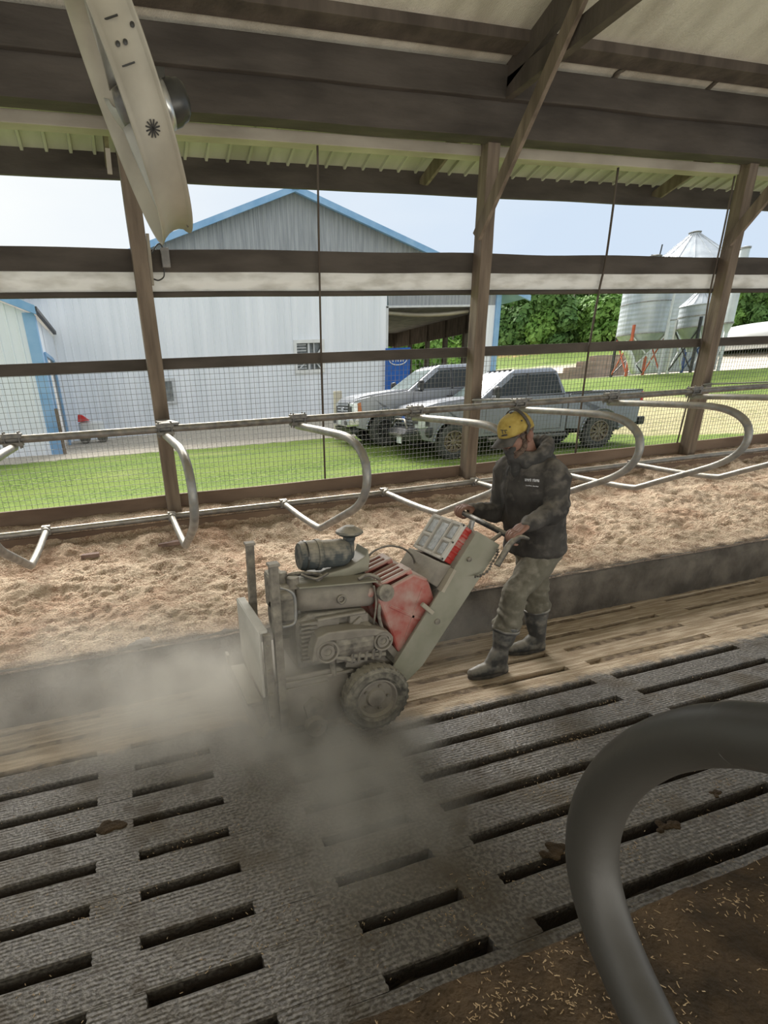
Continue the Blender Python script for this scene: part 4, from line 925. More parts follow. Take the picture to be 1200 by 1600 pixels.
for s0, s1, a, b_ in ((0, fr, Y0, Y1), (U - fr, U, Y0, Y1), (0, U, Y0, Y0 + fr), (0, U, Y1 - fr, Y1), (0.0, U, 2.640, 2.656), (0.0, U, 2.752, 2.768), (0.108, 0.126, Y0, 2.640), (0.100, 0.118, 2.768, Y1)): cbox(bm, s0, s1, -0.006, 0.012, a, b_)
ld = obj('case_lid', bm, M['lid'], e, bevel=0.004)
for s0, s1, a, b_ in ((0.03, 0.10, Y0 + .03, 2.63), (0.135, U - .028, Y0 + .03, 2.63), (0.03, U - .03, 2.668, 2.74), (0.028, 0.092, 2.778, Y1 - .028), (0.126, U - .028, 2.778, Y1 - .028)):
    bm = B(); cbox(bm, s0, s1, 0.001, 0.012, a, b_); obj('lid_window', bm, M['lidwin'], ld, bevel=0.004)

# ================================================================== THE MAN
man = empty('person', (2.45, 2.8, 0.0), label='man in yellow cap, dusty charcoal jacket, olive trousers and rubber boots, gripping the handlebar', cat='person')
Hc = aty(806, 677, 2.80)
SL, SR = Vector((2.455, 2.635, 1.365)), Vector((2.40, 2.975, 1.375))
EL = aty(869, 796, 2.555); WL = aty(820, 829, 2.49)
ER = aty(778, 800, 3.03); WR = aty(742, 804, 3.01)
HL, HR = Vector((2.58, 2.735, 0.86)), Vector((2.58, 2.905, 0.86))
KL = aty(806, 925, 2.70); AL = aty(781, 1018, 2.72); AL.z = max(AL.z, 0.10)
KR = aty(838, 925, 2.91); AR = aty(838, 1003, 2.90); AR.z = max(AR.z, 0.10)
GL = Vector((2.087, 2.475, 1.062)); GR = Vector((2.087, 2.995, 1.118))
hp = math.radians(26)
hf = Vector((-math.cos(hp), -0.05, -math.sin(hp))).normalized(); hl = Vector((0.05, -1, 0)); hl = (hl - hf * hl.dot(hf)).normalized(); hu = hf.cross(hl)
HM = Matrix(((hf.x, hl.x, hu.x, Hc.x), (hf.y, hl.y, hu.y, Hc.y), (hf.z, hl.z, hu.z, Hc.z), (0, 0, 0, 1)))
def H(x, y, z): return HM @ Vector((x, y, z))
hrot = HM.to_3x3().to_4x4()
bm = B()
ell(bm, H(-0.012, 0, 0.025), (0.098, 0.077, 0.098), hrot, 28)            # cranium
ell(bm, H(0.030, 0, -0.030), (0.062, 0.062, 0.085), hrot, 24)           # face
ell(bm, H(0.045, 0, -0.085), (0.038, 0.040, 0.034), hrot, 20)           # chin and jaw
for s in (-1, 1):
    limb(bm, [H(-0.01, s * 0.060, -0.05), H(0.045, s * 0.028, -0.098)], [0.020, 0.018], 10)
    ell(bm, H(0.062, s * 0.040, -0.030), (0.022, 0.020, 0.018), hrot, 12)   # cheekbones
    ell(bm, H(0.078, s * 0.028, 0.018), (0.014, 0.024, 0.009), hrot, 12)    # brows
    ell(bm, H(-0.016, s * 0.090, -0.022), (0.023, 0.012, 0.038), hrot @ Matrix.Rotation(-.25, 4, 'Y'), 14)  # ears
    ell(bm, H(-0.020, s * 0.100, -0.014), (0.018, 0.008, 0.027), hrot, 12)
limb(bm, [H(0.086, 0, 0.006), H(0.106, 0, -0.028)], [0.008, 0.0125], 10)  # nose
for s in (-1, 1): ell(bm, H(0.098, s * 0.011, -0.033), (0.010, 0.008, 0.008), hrot, 10)
ell(bm, H(0.086, 0, -0.060), (0.010, 0.024, 0.006), hrot, 12); ell(bm, H(0.084, 0, -0.071), (0.010, 0.021, 0.0065), hrot, 12)  # lips
NB = Vector((2.405, 2.80, 1.45))
limb(bm, [H(-0.03, 0, -0.04), NB, Vector((2.43, 2.80, 1.36))], [0.056, 0.058, 0.07], 16)
limb(bm, [Vector((2.43, 2.80, 1.36)), Vector((2.46, 2.80, 1.22)), Vector((2.52, 2.81, 1.02)), Vector((2.56, 2.82, 0.90))], [0.12, 0.13, 0.115, 0.12], 20)
def hand_shapes(bm, g, wrist, side):
    """palm and five curled fingers closing on the bar at g; side = +1 when the thumb points to +y"""
    dy = Vector((0, 1, 0.11)).normalized()
    kn = g + Vector((0.012, 0, 0.036))
    pm = (kn + wrist) / 2
    dirp = (kn - wrist).normalized(); upn = dirp.cross(dy).normalized()
    if upn.z < 0: upn = -upn
    for o_ in (-0.028, -0.010, 0.010, 0.028):
        limb(bm, [wrist + dy * o_ * 0.5, pm + dy * o_ * 0.85 + upn * 0.004, kn + dy * o_], [0.019, 0.0165, 0.0125], 12, 4)
    sc_ = {-0.030: 0.90, -0.010: 1.0, 0.010: 0.97, 0.030: 0.84}
    for k, (o_, q) in enumerate(sc_.items()):
        if side < 0: o_ = -o_
        c = g + dy * o_
        pts = [c + Vector((0.012, 0, 0.034)), c + Vector((-0.021 * q, 0, 0.032)), c + Vector((-0.038 * q, 0, 0.006)), c + Vector((-0.026 * q, 0, -0.024)), c + Vector((0.000, 0, -0.030))]
        limb(bm, pts, [0.0105, 0.0100, 0.0092, 0.0085, 0.0075], 10, 4)
    th = [wrist + dy * side * 0.022 + (kn - wrist) * 0.30, pm + dy * side * 0.045 - upn * 0.006, g + dy * side * 0.050 + Vector((0.020, 0, -0.004)), g + dy * side * 0.040 + Vector((-0.006, 0, -0.026))]
    limb(bm, th, [0.015, 0.0135, 0.011, 0.009], 10, 4)
WLh = GL + (WL - GL).normalized() * 0.095 + Vector((0, 0, 0.028)); WRh = GR + (WR - GR).normalized() * 0.09 + Vector((0, 0, 0.030))
for S, E, W_, G, sd in ((SL, EL, WLh, GL, 1), (SR, ER, WRh, GR, -1)):
    limb(bm, [Vector((2.43, 2.80, 1.36)), S], [0.08, 0.05], 12)
    limb(bm, [S, (S + E) / 2, E, (E + W_) / 2, W_], [0.048, 0.045, 0.038, 0.034, 0.026], 14)
    hand_shapes(bm, G, W_, sd)
for Hh, K, A in ((HL, KL, AL), (HR, KR, AR)):
    limb(bm, [Vector((2.56, 2.82, 0.90)), Hh], [0.10, 0.085], 12)
    limb(bm, [Hh, (Hh + K) / 2, K, K * .55 + A * .45, A], [0.080, 0.068, 0.050, 0.048, 0.035], 14)
    fz = Vector((A.x + 0.02, A.y, 0.058)); limb(bm, [A, fz], [0.035, 0.030], 12); limb(bm, [fz, fz + Vector((-0.09, 0, -0.004)), fz + Vector((-0.17, 0, -0.012))], [0.030, 0.028, 0.020], 12)
obj('body', sculpt(bm, 0.0048, 3), M['skin'], man, smooth=True)

# hair at the back and sides, beard
bm = B(); ell(bm, H(-0.034, 0, 0.010), (0.083, 0.0785, 0.074), hrot, 24)
for s in (-1, 1): ell(bm, H(0.010, s * 0.068, 0.000), (0.022, 0.012, 0.035), hrot, 12)
obj('hair', sculpt(bm, 0.006, 3), M['beard'], man, smooth=True)
bm = B()
for s in (-1, 1): limb(bm, [H(0.006, s * 0.066, -0.035), H(0.02, s * 0.058, -0.078), H(0.058, s * 0.030, -0.108), H(0.072, 0, -0.118)], [0.012, 0.020, 0.024, 0.024], 12)
ell(bm, H(0.060, 0, -0.105), (0.034, 0.036, 0.030), hrot, 16)
for s in (-1, 1): limb(bm, [H(0.092, s * 0.004, -0.052), H(0.076, s * 0.034, -0.068), H(0.066, s * 0.036, -0.095)], [0.007, 0.009, 0.010], 8)
obj('beard', sculpt(bm, 0.005, 2, lambda p: 0.004 * noise.noise(p * 60)), M['beard'], man, smooth=True)

# cap
bm = B(); rings = []
n = 40
for i in range(13):
    th = PI / 2 * i / 12
    ring = []
    for k in range(n):
        a = 2 * PI * k / n; rx = 0.112 if math.cos(a) > 0 else 0.110
        r_ = math.cos(th) ** 0.75 if i < 12 else 0.0001
        z = 0.022 + 0.105 * math.sin(th) + (0.012 if math.cos(a) > 0.3 and 2 < i < 10 else 0) * (1 - abs(math.sin(a))) - 0.028 * max(0, -math.cos(a)) * (1 - th / 1.57)
        ring.append(bm.verts.new(H(-0.006 + rx * r_ * math.cos(a), 0.089 * r_ * math.sin(a), z)))
    rings.append(ring)
for a, b_ in zip(rings, rings[1:]):
    for k in range(n): bm.faces.new((a[k], a[(k + 1) % n], b_[(k + 1) % n], b_[k]))
bmesh.ops.remove_doubles(bm, verts=bm.verts[:], dist=1e-5)
cap = obj('cap', bm, M['cap'], man, smooth=True); so = cap.modifiers.new('s', 'SOLIDIFY'); so.thickness = 0.004
bm = B(); rows = []
for i in range(9):
    f = i / 8; row = []
    for j in range(17):
        g_ = (j / 16 - .5) * 2; y = g_ * 0.080 * (1 - 0.10 * f)
        x0_ = 0.106 * math.sqrt(max(0, 1 - (y / 0.092) ** 2)) - 0.010; x1_ = 0.100 + 0.078 * (1 - abs(g_) ** 2.6)
        x = x0_ + (max(x1_, x0_ + .004) - x0_) * f; z = 0.026 - 0.020 * f - 0.030 * g_ * g_ * (0.4 + 0.6 * f)
        row.append(bm.verts.new(H(x, y, z)))
    rows.append(row)
for a, b_ in zip(rows, rows[1:]):
    for j in range(16): bm.faces.new((a[j], a[j + 1], b_[j + 1], b_[j]))
br = obj('brim', bm, M['capdark'], cap, smooth=True); so = br.modifiers.new('s', 'SOLIDIFY'); so.thickness = 0.004
bm = B(); ell(bm, H(-0.006, 0, 0.130), (0.009, 0.009, 0.005), hrot, 10); obj('button', bm, M['capdark'], cap)
def oncap(x, y, z, off=0.003):   # push a point in head space onto the crown
    v = Vector((x + 0.006, y, z - 0.022)); k = math.sqrt((v.x / 0.114) ** 2 + (v.y / 0.091) ** 2 + (v.z / 0.118) ** 2); v = v / k
    v = v + v.normalized() * off; return H(v.x - 0.006, v.y, v.z + 0.022)
bm = B()
for (x, y, z) in ((0.07, 0.055, 0.085), (0.00, 0.085, 0.09)): ell(bm, oncap(x, y, z, 0.001), (0.005, 0.005, 0.005), hrot, 8)
obj('eyelet', bm, M['capdark'], cap)
bm = B()      # the dark printed mark on the front of the cap
for pts_ in ([(0.09, 0.045, 0.048), (0.10, 0.015, 0.048)], [(0.09, 0.045, 0.043), (0.10, 0.012, 0.043)], [(0.10, 0.022, 0.056), (0.10, 0.018, 0.078)], [(0.10, 0.03, 0.078), (0.10, 0.008, 0.080)], [(0.095, 0.040, 0.058), (0.095, 0.034, 0.076)], [(0.09, 0.048, 0.074), (0.095, 0.034, 0.076)]):
    tube(bm, [oncap(*pts_[0], 0.004), oncap(*[(a + b__) / 2 for a, b__ in zip(*pts_)], 0.004), oncap(*pts_[1], 0.004)], 0.0022, 6)
obj('cap_print', bm, M['capdark'], cap)
# strap over the cap and down the cheek
bm = B(); P = []
for k in range(25):
    a = -0.35 + (PI + 0.7) * k / 24; y = 0.096 * math.cos(a); z = 0.022 + 0.118 * math.sin(a) if math.sin(a) > 0 else 0.022 + 0.10 * math.sin(a)
    P.append(H(-0.028 + (0.02 if math.sin(a) < 0 else 0), y, z))
pv, T_, U_ = frame_path(P)
for i in range(len(P) - 1): bar(bm, P[i], P[i + 1] + (P[i + 1] - P[i]) * .15, 0.016, 0.005, (P[i] - H(-0.03, 0, 0.03)))
obj('ear_strap', bm, M['capdark'], man)
bm = B()
for s in (-1, 1):
    tube(bm, [H(-0.01, s * 0.082, 0.004), H(0.05, s * 0.074, 0.003), H(0.088, s * 0.052, 0.0)], 0.0022, 6)
    ell(bm, H(0.088, s * 0.031, -0.006), (0.006, 0.026, 0.018), hrot @ Matrix.Rotation(-s * .25, 4, 'Z'), 14)
obj('safety_glasses', bm, M['trimdark'], man, smooth=True)

# jacket: body, sleeves, hem; then the hood bunched on the neck and a logo on the chest
def loft_z(bm, secs, n=40, p=2.3):
    rings = []
    for x, y, z, rx, ry, rot_, tilt in secs:
        ring = []
        for k in range(n):
            a = 2 * PI * k / n; c, s = math.cos(a), math.sin(a)
            u = rx * abs(c) ** (2 / p) * (1 if c > 0 else -1); v = ry * abs(s) ** (2 / p) * (1 if s > 0 else -1)
            X = u * math.cos(rot_) - v * math.sin(rot_); Y = u * math.sin(rot_) + v * math.cos(rot_)
            ring.append(bm.verts.new((x + X, y + Y, z + tilt * u)))
        rings.append(ring)
    for a, b_ in zip(rings, rings[1:]):
        for k in range(n): bm.faces.new((a[k], a[(k + 1) % n], b_[(k + 1) % n], b_[k]))
    bm.faces.new(rings[0][::-1]); bm.faces.new(rings[-1]); return bm
bm = B()
loft_z(bm, [(2.548, 2.82, 0.835, 0.150, 0.205, 0.05, 0.10), (2.550, 2.82, 0.86, 0.168, 0.220, 0.05, 0.08), (2.542, 2.82, 0.93, 0.160, 0.212, 0.05, 0), (2.515, 2.815, 1.03, 0.160, 0.208, 0.05, -0.05),
            (2.488, 2.81, 1.14, 0.163, 0.212, 0.05, -0.10), (2.462, 2.805, 1.25, 0.160, 0.218, 0.08, -0.15), (2.442, 2.805, 1.34, 0.140, 0.205, 0.1, -0.2), (2.428, 2.80, 1.41, 0.105, 0.150, 0.1, -0.25), (2.405, 2.80, 1.465, 0.075, 0.090, 0, -0.3)])
cuffL = WLh + Vector((0.004, 0, -0.002)); cuffR = WRh + Vector((0.006, 0, -0.002))
for S, E, Wc in ((SL, EL, cuffL), (SR, ER, cuffR)):
    limb(bm, [Vector((2.43, 2.80, 1.37)) * .55 + S * .45, S, (S + E) / 2 + Vector((0.01, 0, 0)), E, (E + Wc) / 2, Wc], [0.095, 0.088, 0.080, 0.072, 0.058, 0.044], 22)
def jk(p):
    d = 0.010 * fbm((p.x * 1.6 + p.y * .8, p.y * 1.6 - p.x, p.z * .55), 6.5, 3) + 0.004 * fbm(p, 20, 2)
    if p.z < 1.02 and (p.y < 2.6 or p.x < 2.33): pass
    for S, E, Wc in ((SL, EL, cuffL), (SR, ER, cuffR)):       # crease rings round the bent elbows and cuffs
        for A_, B_ in ((S, E), (E, Wc)):
            ab = B_ - A_; tt = (p - A_).dot(ab) / ab.dot(ab)
            if -0.1 < tt < 1.1 and (p - (A_ + ab * tt)).length < 0.11: d += 0.0035 * math.sin(tt * 17 + 6 * noise.noise(p * 9)) * ss(0.0, 0.5, abs(tt - 0.45) * 1.6)
    return d
jm = sculpt(bm, 0.0085, 4, jk)
jack = obj('jacket', jm, M['jacket'], man, smooth=True)
bm = B()    # hood and stand-up collar
for k in range(13):
    a = -2.5 + 5.0 * k / 12; c_ = Vector((2.415, 2.80, 1.462)); q = c_ + Vector((0.088 * math.cos(a), 0.094 * math.sin(a), 0.018 + 0.040 * math.cos(a)))
    ell(bm, q, (0.042, 0.044, 0.052 + 0.022 * max(0, math.cos(a))), seg=12)
for s in (-1, 1): limb(bm, [Vector((2.36, 2.80 + s * 0.07, 1.47)), Vector((2.325, 2.80 + s * 0.045, 1.475)), H(0.055, s * 0.030, -0.135)], [0.034, 0.036, 0.034], 12); limb(bm, [H(0.07, s * 0.03, -0.06), H(0.075, 0, -0.085), H(0.07, 0, -0.12)], [0.022, 0.030, 0.034], 12)
limb(bm, [H(0.05, 0, -0.145), Vector((2.32, 2.80, 1.42)), Vector((2.33, 2.80, 1.36))], [0.036, 0.042, 0.03], 12)
limb(bm, [Vector((2.50, 2.80, 1.47)), Vector((2.545, 2.80, 1.42)), Vector((2.56, 2.80, 1.36))], [0.055, 0.058, 0.03], 14)
obj('hood', sculpt(bm, 0.008, 3, lambda p: 0.009 * fbm(p, 16, 3)), M['hood'], jack, smooth=True)
# helpers that lay small things on the jacket surface
from mathutils.bvhtree import BVHTree
def bvh_of(o_):
    mw = Matrix.Translation(world_off(o_)); return BVHTree.FromPolygons([mw @ v.co for v in o_.data.vertices], [tuple(p.vertices) for p in o_.data.polygons])
jb = bvh_of(jack)
def hit(px, py, off=0.003):
    v = ray(px, py).normalized(); r_ = jb.ray_cast(CAM, v)
    return (r_[0] + r_[1] * off, r_[1]) if r_[0] else (None, None)
bm = B()     # zip from the collar down
Z = [hit(px, py, 0.002)[0] for px, py in ((797, 722), (795, 745), (791, 770), (787, 795), (785, 815), (786, 838))]
Z = [z for z in Z if z]
if len(Z) > 2: tube(bm, spline(Z, 4), 0.0045, 6)
zo = obj('zip', bm, M['capdark'], jack, smooth=True) if len(Z) > 2 else None
# two lines of small pale stitched lettering, unreadable even close up
bm = B(); rnd = random.Random(12)
def stitches(row, x0_, x1_, y0_, y1_, hgt, prob):
    n_ = 15
    for k in range(n_):
        if k == 7: continue
        fx = k / (n_ - 1); px = x0_ + (x1_ - x0_) * fx; py = y0_ + (y1_ - y0_) * fx
        a, _ = hit(px, py, 0.003); b_, _ = hit(px + rnd.uniform(-.3, .5), py + hgt, 0.003)
        if a and b_: bar(bm, a, b_, 0.0028, 0.0012, (0, -1, 0))
        if rnd.random() < prob:
            c_, _ = hit(px + 1.2, py + rnd.choice((0, hgt / 2, hgt)), 0.003)
            if a and c_: bar(bm, a, c_, 0.0024, 0.0012, (0, -1, 0))
stitches(0, 821, 842, 747.5, 749, 4.2, 0.8); stitches(1, 822, 841, 758, 759.5, 1.2, 0.5)
if len(bm.verts): obj('chest_lettering', bm, M['white'], jack)

# trousers
bm = B()
loft_z(bm, [(2.545, 2.82, 0.96, 0.13, 0.17, 0, 0), (2.565, 2.82, 0.88, 0.148, 0.185, 0, 0), (2.575, 2.82, 0.80, 0.135, 0.178, 0, 0), (2.565, 2.82, 0.76, 0.08, 0.12, 0, 0)])
for Hh, K, A in ((HL, KL, AL), (HR, KR, AR)):
    up_ = (K - A).normalized(); cf = A + up_ * (0.36 - A.z) / max(up_.z, .2)
    limb(bm, [Hh + Vector((0, 0, 0.0)), (Hh + K) / 2, K, K * .5 + cf * .5, cf + up_ * 0.01, cf - up_ * 0.05], [0.112, 0.100, 0.082, 0.083, 0.088, 0.064], 22)
def tk(p): return 0.012 * fbm((p.x * 1.3, p.y * 1.3, p.z * 1.2), 7.5, 3) + 0.006 * math.sin(p.z * 62 + 9 * noise.noise(p * 8)) * ss(0.60, 0.42, p.z) + 0.003 * fbm(p, 25, 2)
obj('trousers', sculpt(bm, 0.0085, 3, tk), M['trousers'], man, smooth=True)

# boots
def boot(A, K, yaw):
    up_ = (K - A).normalized(); top = A + up_ * (0.345 - A.z) / max(up_.z, .2)
    f = Vector((-math.cos(yaw), math.sin(yaw), 0)); bm = B()
    limb(bm, [Vector((A.x + 0.01, A.y, 0.065)), A + Vector((0.004, 0, 0.03)), A * .5 + top * .5, top], [0.052, 0.055, 0.070, 0.084], 20)
    heel = Vector((A.x + 0.035, A.y, 0.045))
    limb(bm, [heel, heel + f * 0.09 + Vector((0, 0, 0.012)), heel + f * 0.17 + Vector((0, 0, 0.004)), heel + f * 0.235 + Vector((0, 0, -0.004))], [0.044, 0.050, 0.047, 0.037], 18)
    limb(bm, [A + Vector((0, 0, 0.02)), heel + f * 0.11 + Vector((0, 0, 0.03))], [0.055, 0.040], 14)
    me = sculpt(bm, 0.006, 3, lambda p: 0.003 * fbm(p, 14, 3))
    for v in me.vertices:
        if v.co.z < 0.018: v.co.z = 0.018
    bo = obj('boot', me, M['boot'], man, smooth=True)
    bm = B(); lathe(bm, [(0.088, -0.012), (0.091, -0.004), (0.091, 0.006), (0.087, 0.012), (0.080, 0.008), (0.080, -0.008)], top, up_, 28, closed=True); obj('boot_cuff', bm, M['boot'], bo, smooth=True)
    bm = B(); s = Vector((-f.y, f.x, 0)); out = []
    for k in range(28):
        a = 2 * PI * k / 28; cx_ = math.cos(a); w_ = 0.050 if cx_ > -0.2 else 0.044
        q = heel + f * (0.108 + 0.158 * cx_) + s * (w_ * math.sin(a) * (1 + 0.1 * cx_)); out.append((q.x, q.y))
    prism(bm, out, 'z', 0.001, 0.026); obj('sole', bm, M['capdark'], bo, bevel=0.005)
boot(AL, KL, 0.05); boot(AR, KR, 0.12)
print('MAN', 'upper arm L', (SL - EL).length, 'fore L', (EL - WLh).length, 'upper R', (SR - ER).length, 'fore R', (ER - WRh).length, 'thigh', (HL - KL).length, 'shin', (KL - AL).length, (HR - KR).length, (KR - AR).length, 'Hc', Hc, KL, AL, KR, AR)

# ================================================================== OUTSIDE
def gz(x, y):
    z = 0.15 + 0.27 * ss(12.4, 14.6, y - 0.0) * (1 - ss(9, 12, x) * (1 - ss(13.5, 16, y))) + 0.12 * ss(15, 26, y) + 0.02 * max(0, min(x, 18)) * ss(18, 26, y)
    r = 0.78 * x + 0.62 * y
    z += 0.95 * ss(26, 43, r) * ss(14, 26, x) + 5.2 * ss(55, 100, r) * ss(20, 40, x + 0.2 * y)
    return z
bm = B(); xs = [-70 + 1.6 * i for i in range(150)]; ysg = [6.0 + 0.9 * j if j < 40 else 42 + (j - 40) * 2.4 for j in range(90)]
g = [[bm.verts.new((x, y, gz(x, y) + (0.03 * noise.noise(Vector((x, y, 0))) if y > 7 else 0))) for y in ysg] for x in xs]
for i in range(len(xs) - 1):
    for j in range(len(ysg) - 1): bm.faces.new((g[i][j], g[i + 1][j], g[i + 1][j + 1], g[i][j + 1]))
m = bpy.data.materials.new('grass_and_gravel'); m.use_nodes = True
nt = m.node_tree; b = nt.nodes['Principled BSDF']; L = nt.links.new
ge = nt.nodes.new('ShaderNodeNewGeometry'); sp = nt.nodes.new('ShaderNodeSeparateXYZ'); L(ge.outputs['Position'], sp.inputs[0])
n1 = nzn(0.35, 6); n2 = nzn(2.2, 6); n3 = nzn(14, 6); n4 = nzn(0.6, 5, (0.25, 1.6, 1))
grass = mixc(mrange(n3, 0.35, 0.68), (0.085, 0.14, 0.025), (0.20, 0.27, 0.06))
grass = mixc(mrange(n4, 0.45, 0.62, 0, 0.7), grass, (0.19, 0.25, 0.055))
grass = mixc(mrange(n1, 0.55, 0.72, 0, 0.4), grass, (0.38, 0.37, 0.16))
grav = mixc(mrange(n3, 0.35, 0.65), (0.40, 0.345, 0.27), (0.58, 0.52, 0.43))
# gravel apron in front of the barn
m1 = mrange(math2('MULTIPLY_ADD', n2, 1.2, sp.outputs['Y']), 18.3, 18.7)
m1 = math2('MULTIPLY', m1, mrange(sp.outputs['X'], 22, 20))
rr = math2('MULTIPLY_ADD', sp.outputs['X'], 0.78, math2('MULTIPLY', sp.outputs['Y'], 0.62))
rn = math2('MULTIPLY_ADD', n1, 6.0, rr); rn = math2('MULTIPLY_ADD', n2, 1.5, rn)
m2 = math2('MULTIPLY', mrange(rn, 23.6, 24.6), mrange(rn, 37.0, 35.0))
m2 = math2('MULTIPLY', m2, mrange(math2('MULTIPLY_ADD', n3, 0.6, math2('MULTIPLY', n2, 0.5)), 0.40, 0.52, 0.5, 1.0))
m2 = math2('MULTIPLY', m2, mrange(sp.outputs['X'], 13, 14.5))
m3 = mrange(rn, 56, 60)
yard = math2('MULTIPLY', m3, mrange(rn, 76, 72))
c = mixc(m1, grass, grav)
dry = mixc(mrange(n3, 0.35, 0.65), (0.30, 0.27, 0.13), (0.50, 0.44, 0.26))
c = mixc(m2, c, dry)
c = mixc(yard, c, (0.60, 0.53, 0.43))
ora = math2('MULTIPLY', mrange(rn, 84, 86), mrange(rn, 98, 95))
c = mixc(math2('MULTIPLY', ora, mrange(n2, 0.4, 0.6)), c, (0.50, 0.27, 0.15))
L(c, b.inputs['Base Color']); b.inputs['Roughness'].default_value = 0.95; b.inputs['Specular IOR Level'].default_value = 0.1
bu = nt.nodes.new('ShaderNodeBump'); bu.inputs['Strength'].default_value = 0.8; bu.inputs['Distance'].default_value = 0.08
L(n3, bu.inputs['Height']); L(bu.outputs[0], b.inputs['Normal'])
tag(obj('ground', bm, m, smooth=True, local=True), kind='structure')
# concrete foundation under the open wall
bm = B(); box(bm, (-7, 5.80, -0.3), (13.5, 6.02, 0.74)); tag(obj('wall_base', bm, M['concrete'], local=True), kind='structure')

# ---------------- big white barn
YW = 26.0
AP = aty(455, 299, YW); EX0, EX1 = -2.75, 19.55; EZ = 6.18
sl = (AP.z - aty(800, 459, YW).z) / (aty(800, 459, YW).x - AP.x)
OX0, OX1, OZ = 13.18, 17.85, 5.56
barn = empty('barn', (8.4, YW, 0.5), label='big white ribbed steel barn with light blue roof edge across the lawn', cat='barn')
zr_ = lambda x: AP.z - sl * abs(x - AP.x)
ZG = 6.75
def ribwall(bm, x0, x1, zb, ztf, y, pitch=0.30, rib=0.03, rw=0.05):
    """steel sheet with raised vertical ribs, seen from -y"""
    x = x0; pts = []
    while x < x1 - 1e-3:
        xe = min(x + pitch, x1); pts += [(x, 0), (max(x, xe - rw * 1.6), 0), (max(x, xe - rw * 1.2), rib), (max(x, xe - rw * .4), rib), (xe, 0)]; x = xe
    lo = [bm.verts.new((p, y - d, zb(p) if callable(zb) else zb)) for p, d in pts]; hi = [bm.verts.new((p, y - d, ztf(p) if callable(ztf) else ztf)) for p, d in pts]
    for k in range(len(pts) - 1):
        if pts[k + 1][0] - pts[k][0] > 1e-5 or pts[k + 1][1] != pts[k][1]: bm.faces.new((lo[k], lo[k + 1], hi[k + 1], hi[k]))
bm = B()
WX0, WX1, WZ0, WZ1 = 8.42, 9.86, 2.86, 4.20
ribwall(bm, EX0, WX0, 0.35, lambda x: min(ZG, zr_(x)), YW); ribwall(bm, WX0, WX1, 0.35, WZ0, YW); ribwall(bm, WX0, WX1, WZ1, ZG, YW); ribwall(bm, WX1, OX0, 0.35, lambda x: min(ZG, zr_(x)), YW)
ribwall(bm, OX1, EX1, 0.35, OZ, YW)
obj('front_wall', bm, M['wallw'], barn)
bm = B(); ribwall(bm, EX0 + 1.9, EX1, lambda x: ZG if x < OX0 else OZ, zr_, YW + 0.01, 0.2, 0.025, 0.05); obj('gable_wall', bm, M['wallg'], barn)
bm = B()
for s in (-1, 1):
    xe = AP.x + s * 12.3; z1 = zr_(xe)
    prism(bm, [(AP.x, AP.z + 0.08), (xe, z1 + 0.08), (xe, z1 - 0.16), (AP.x, AP.z - 0.16)], 'y', YW - 0.55, YW - 0.45)
obj('roof_edge', bm, M['blue'], barn)
bm = B()
for s in (-1, 1):
    xe = AP.x + s * 12.3; prism(bm, [(AP.x, AP.z + 0.08), (xe, zr_(xe) + 0.08), (xe, zr_(xe) + 0.0), (AP.x, AP.z)], 'y', YW - 0.5, YW + 14)
obj('roof', bm, M['blue'], barn)
bm = B(); box(bm, (AP.x - .15, YW - .6, AP.z - .1), (AP.x + .15, YW - .4, AP.z + .2)); obj('ridge_cap', bm, M['blue'], barn)
bm = B(); box(bm, (EX1 - 0.30, YW - 0.08, 0.5), (EX1 - 0.02, YW + 0.05, OZ + .6)); obj('corner_trim', bm, M['blue'], barn)
bm = B(); box(bm, (OX0 - .06, YW - .06, OZ - .06), (OX1 + .06, YW + .02, OZ + .03)); box(bm, (OX0 - .06, YW - .06, .6), (OX0 + .05, YW + .02, OZ)); box(bm, (OX1 - .03, YW - .06, .6), (OX1 + .08, YW + .02, OZ)); obj('opening_trim', bm, M['whitesteel'], barn)
# inside of the drive-through bay
YI = YW + 11.0
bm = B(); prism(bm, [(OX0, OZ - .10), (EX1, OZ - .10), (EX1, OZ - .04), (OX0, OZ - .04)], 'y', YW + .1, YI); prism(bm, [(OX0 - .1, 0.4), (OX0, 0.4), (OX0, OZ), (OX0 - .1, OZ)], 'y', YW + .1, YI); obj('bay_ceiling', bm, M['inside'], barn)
bm = B()
for y in (YW + 0.6, YW + 2.6, YW + 4.6, YW + 6.6, YW + 8.8, YI): box(bm, (EX1 - .25, y, 0.5), (EX1 - .02, y + .22, OZ - .1))
box(bm, (EX1 - .2, YW, 4.55), (EX1 - .1, YI, 5.5)); box(bm, (EX1 - .12, YW + .1, .5), (EX1 - .06, YW + 1.4, 4.6))
for x in (OX0 + .1, OX0 + 2.2, OX0 + 4.2): box(bm, (x, YI - .1, .5), (x + .2, YI + .1, OZ - .1))
box(bm, (OX0, YI - .05, OZ - .9), (EX1, YI + .05, OZ - .1))
obj('bay_frame', bm, M['timber'], barn)
bm = B(); a0 = (OX0 + .1, YW + .3, OZ - .18)
prev = None
for i in range(21):
    f = i / 20; x = OX0 + .05 + (OX1 - OX0) * f; z = OZ - .20 - .14 * math.sin(PI * f)
    ring = [bm.verts.new(p) for p in ((x, YW + .25, z), (x, YW + .33, z - .10), (x, YW + .41, z), (x, YW + .33, z + .1))]
    if prev:
        for k in range(4): bm.faces.new((prev[k], ring[k], ring[(k + 1) % 4], prev[(k + 1) % 4]))
    prev = ring
obj('rolled_door_cloth', bm, M['strip'], barn, smooth=True)
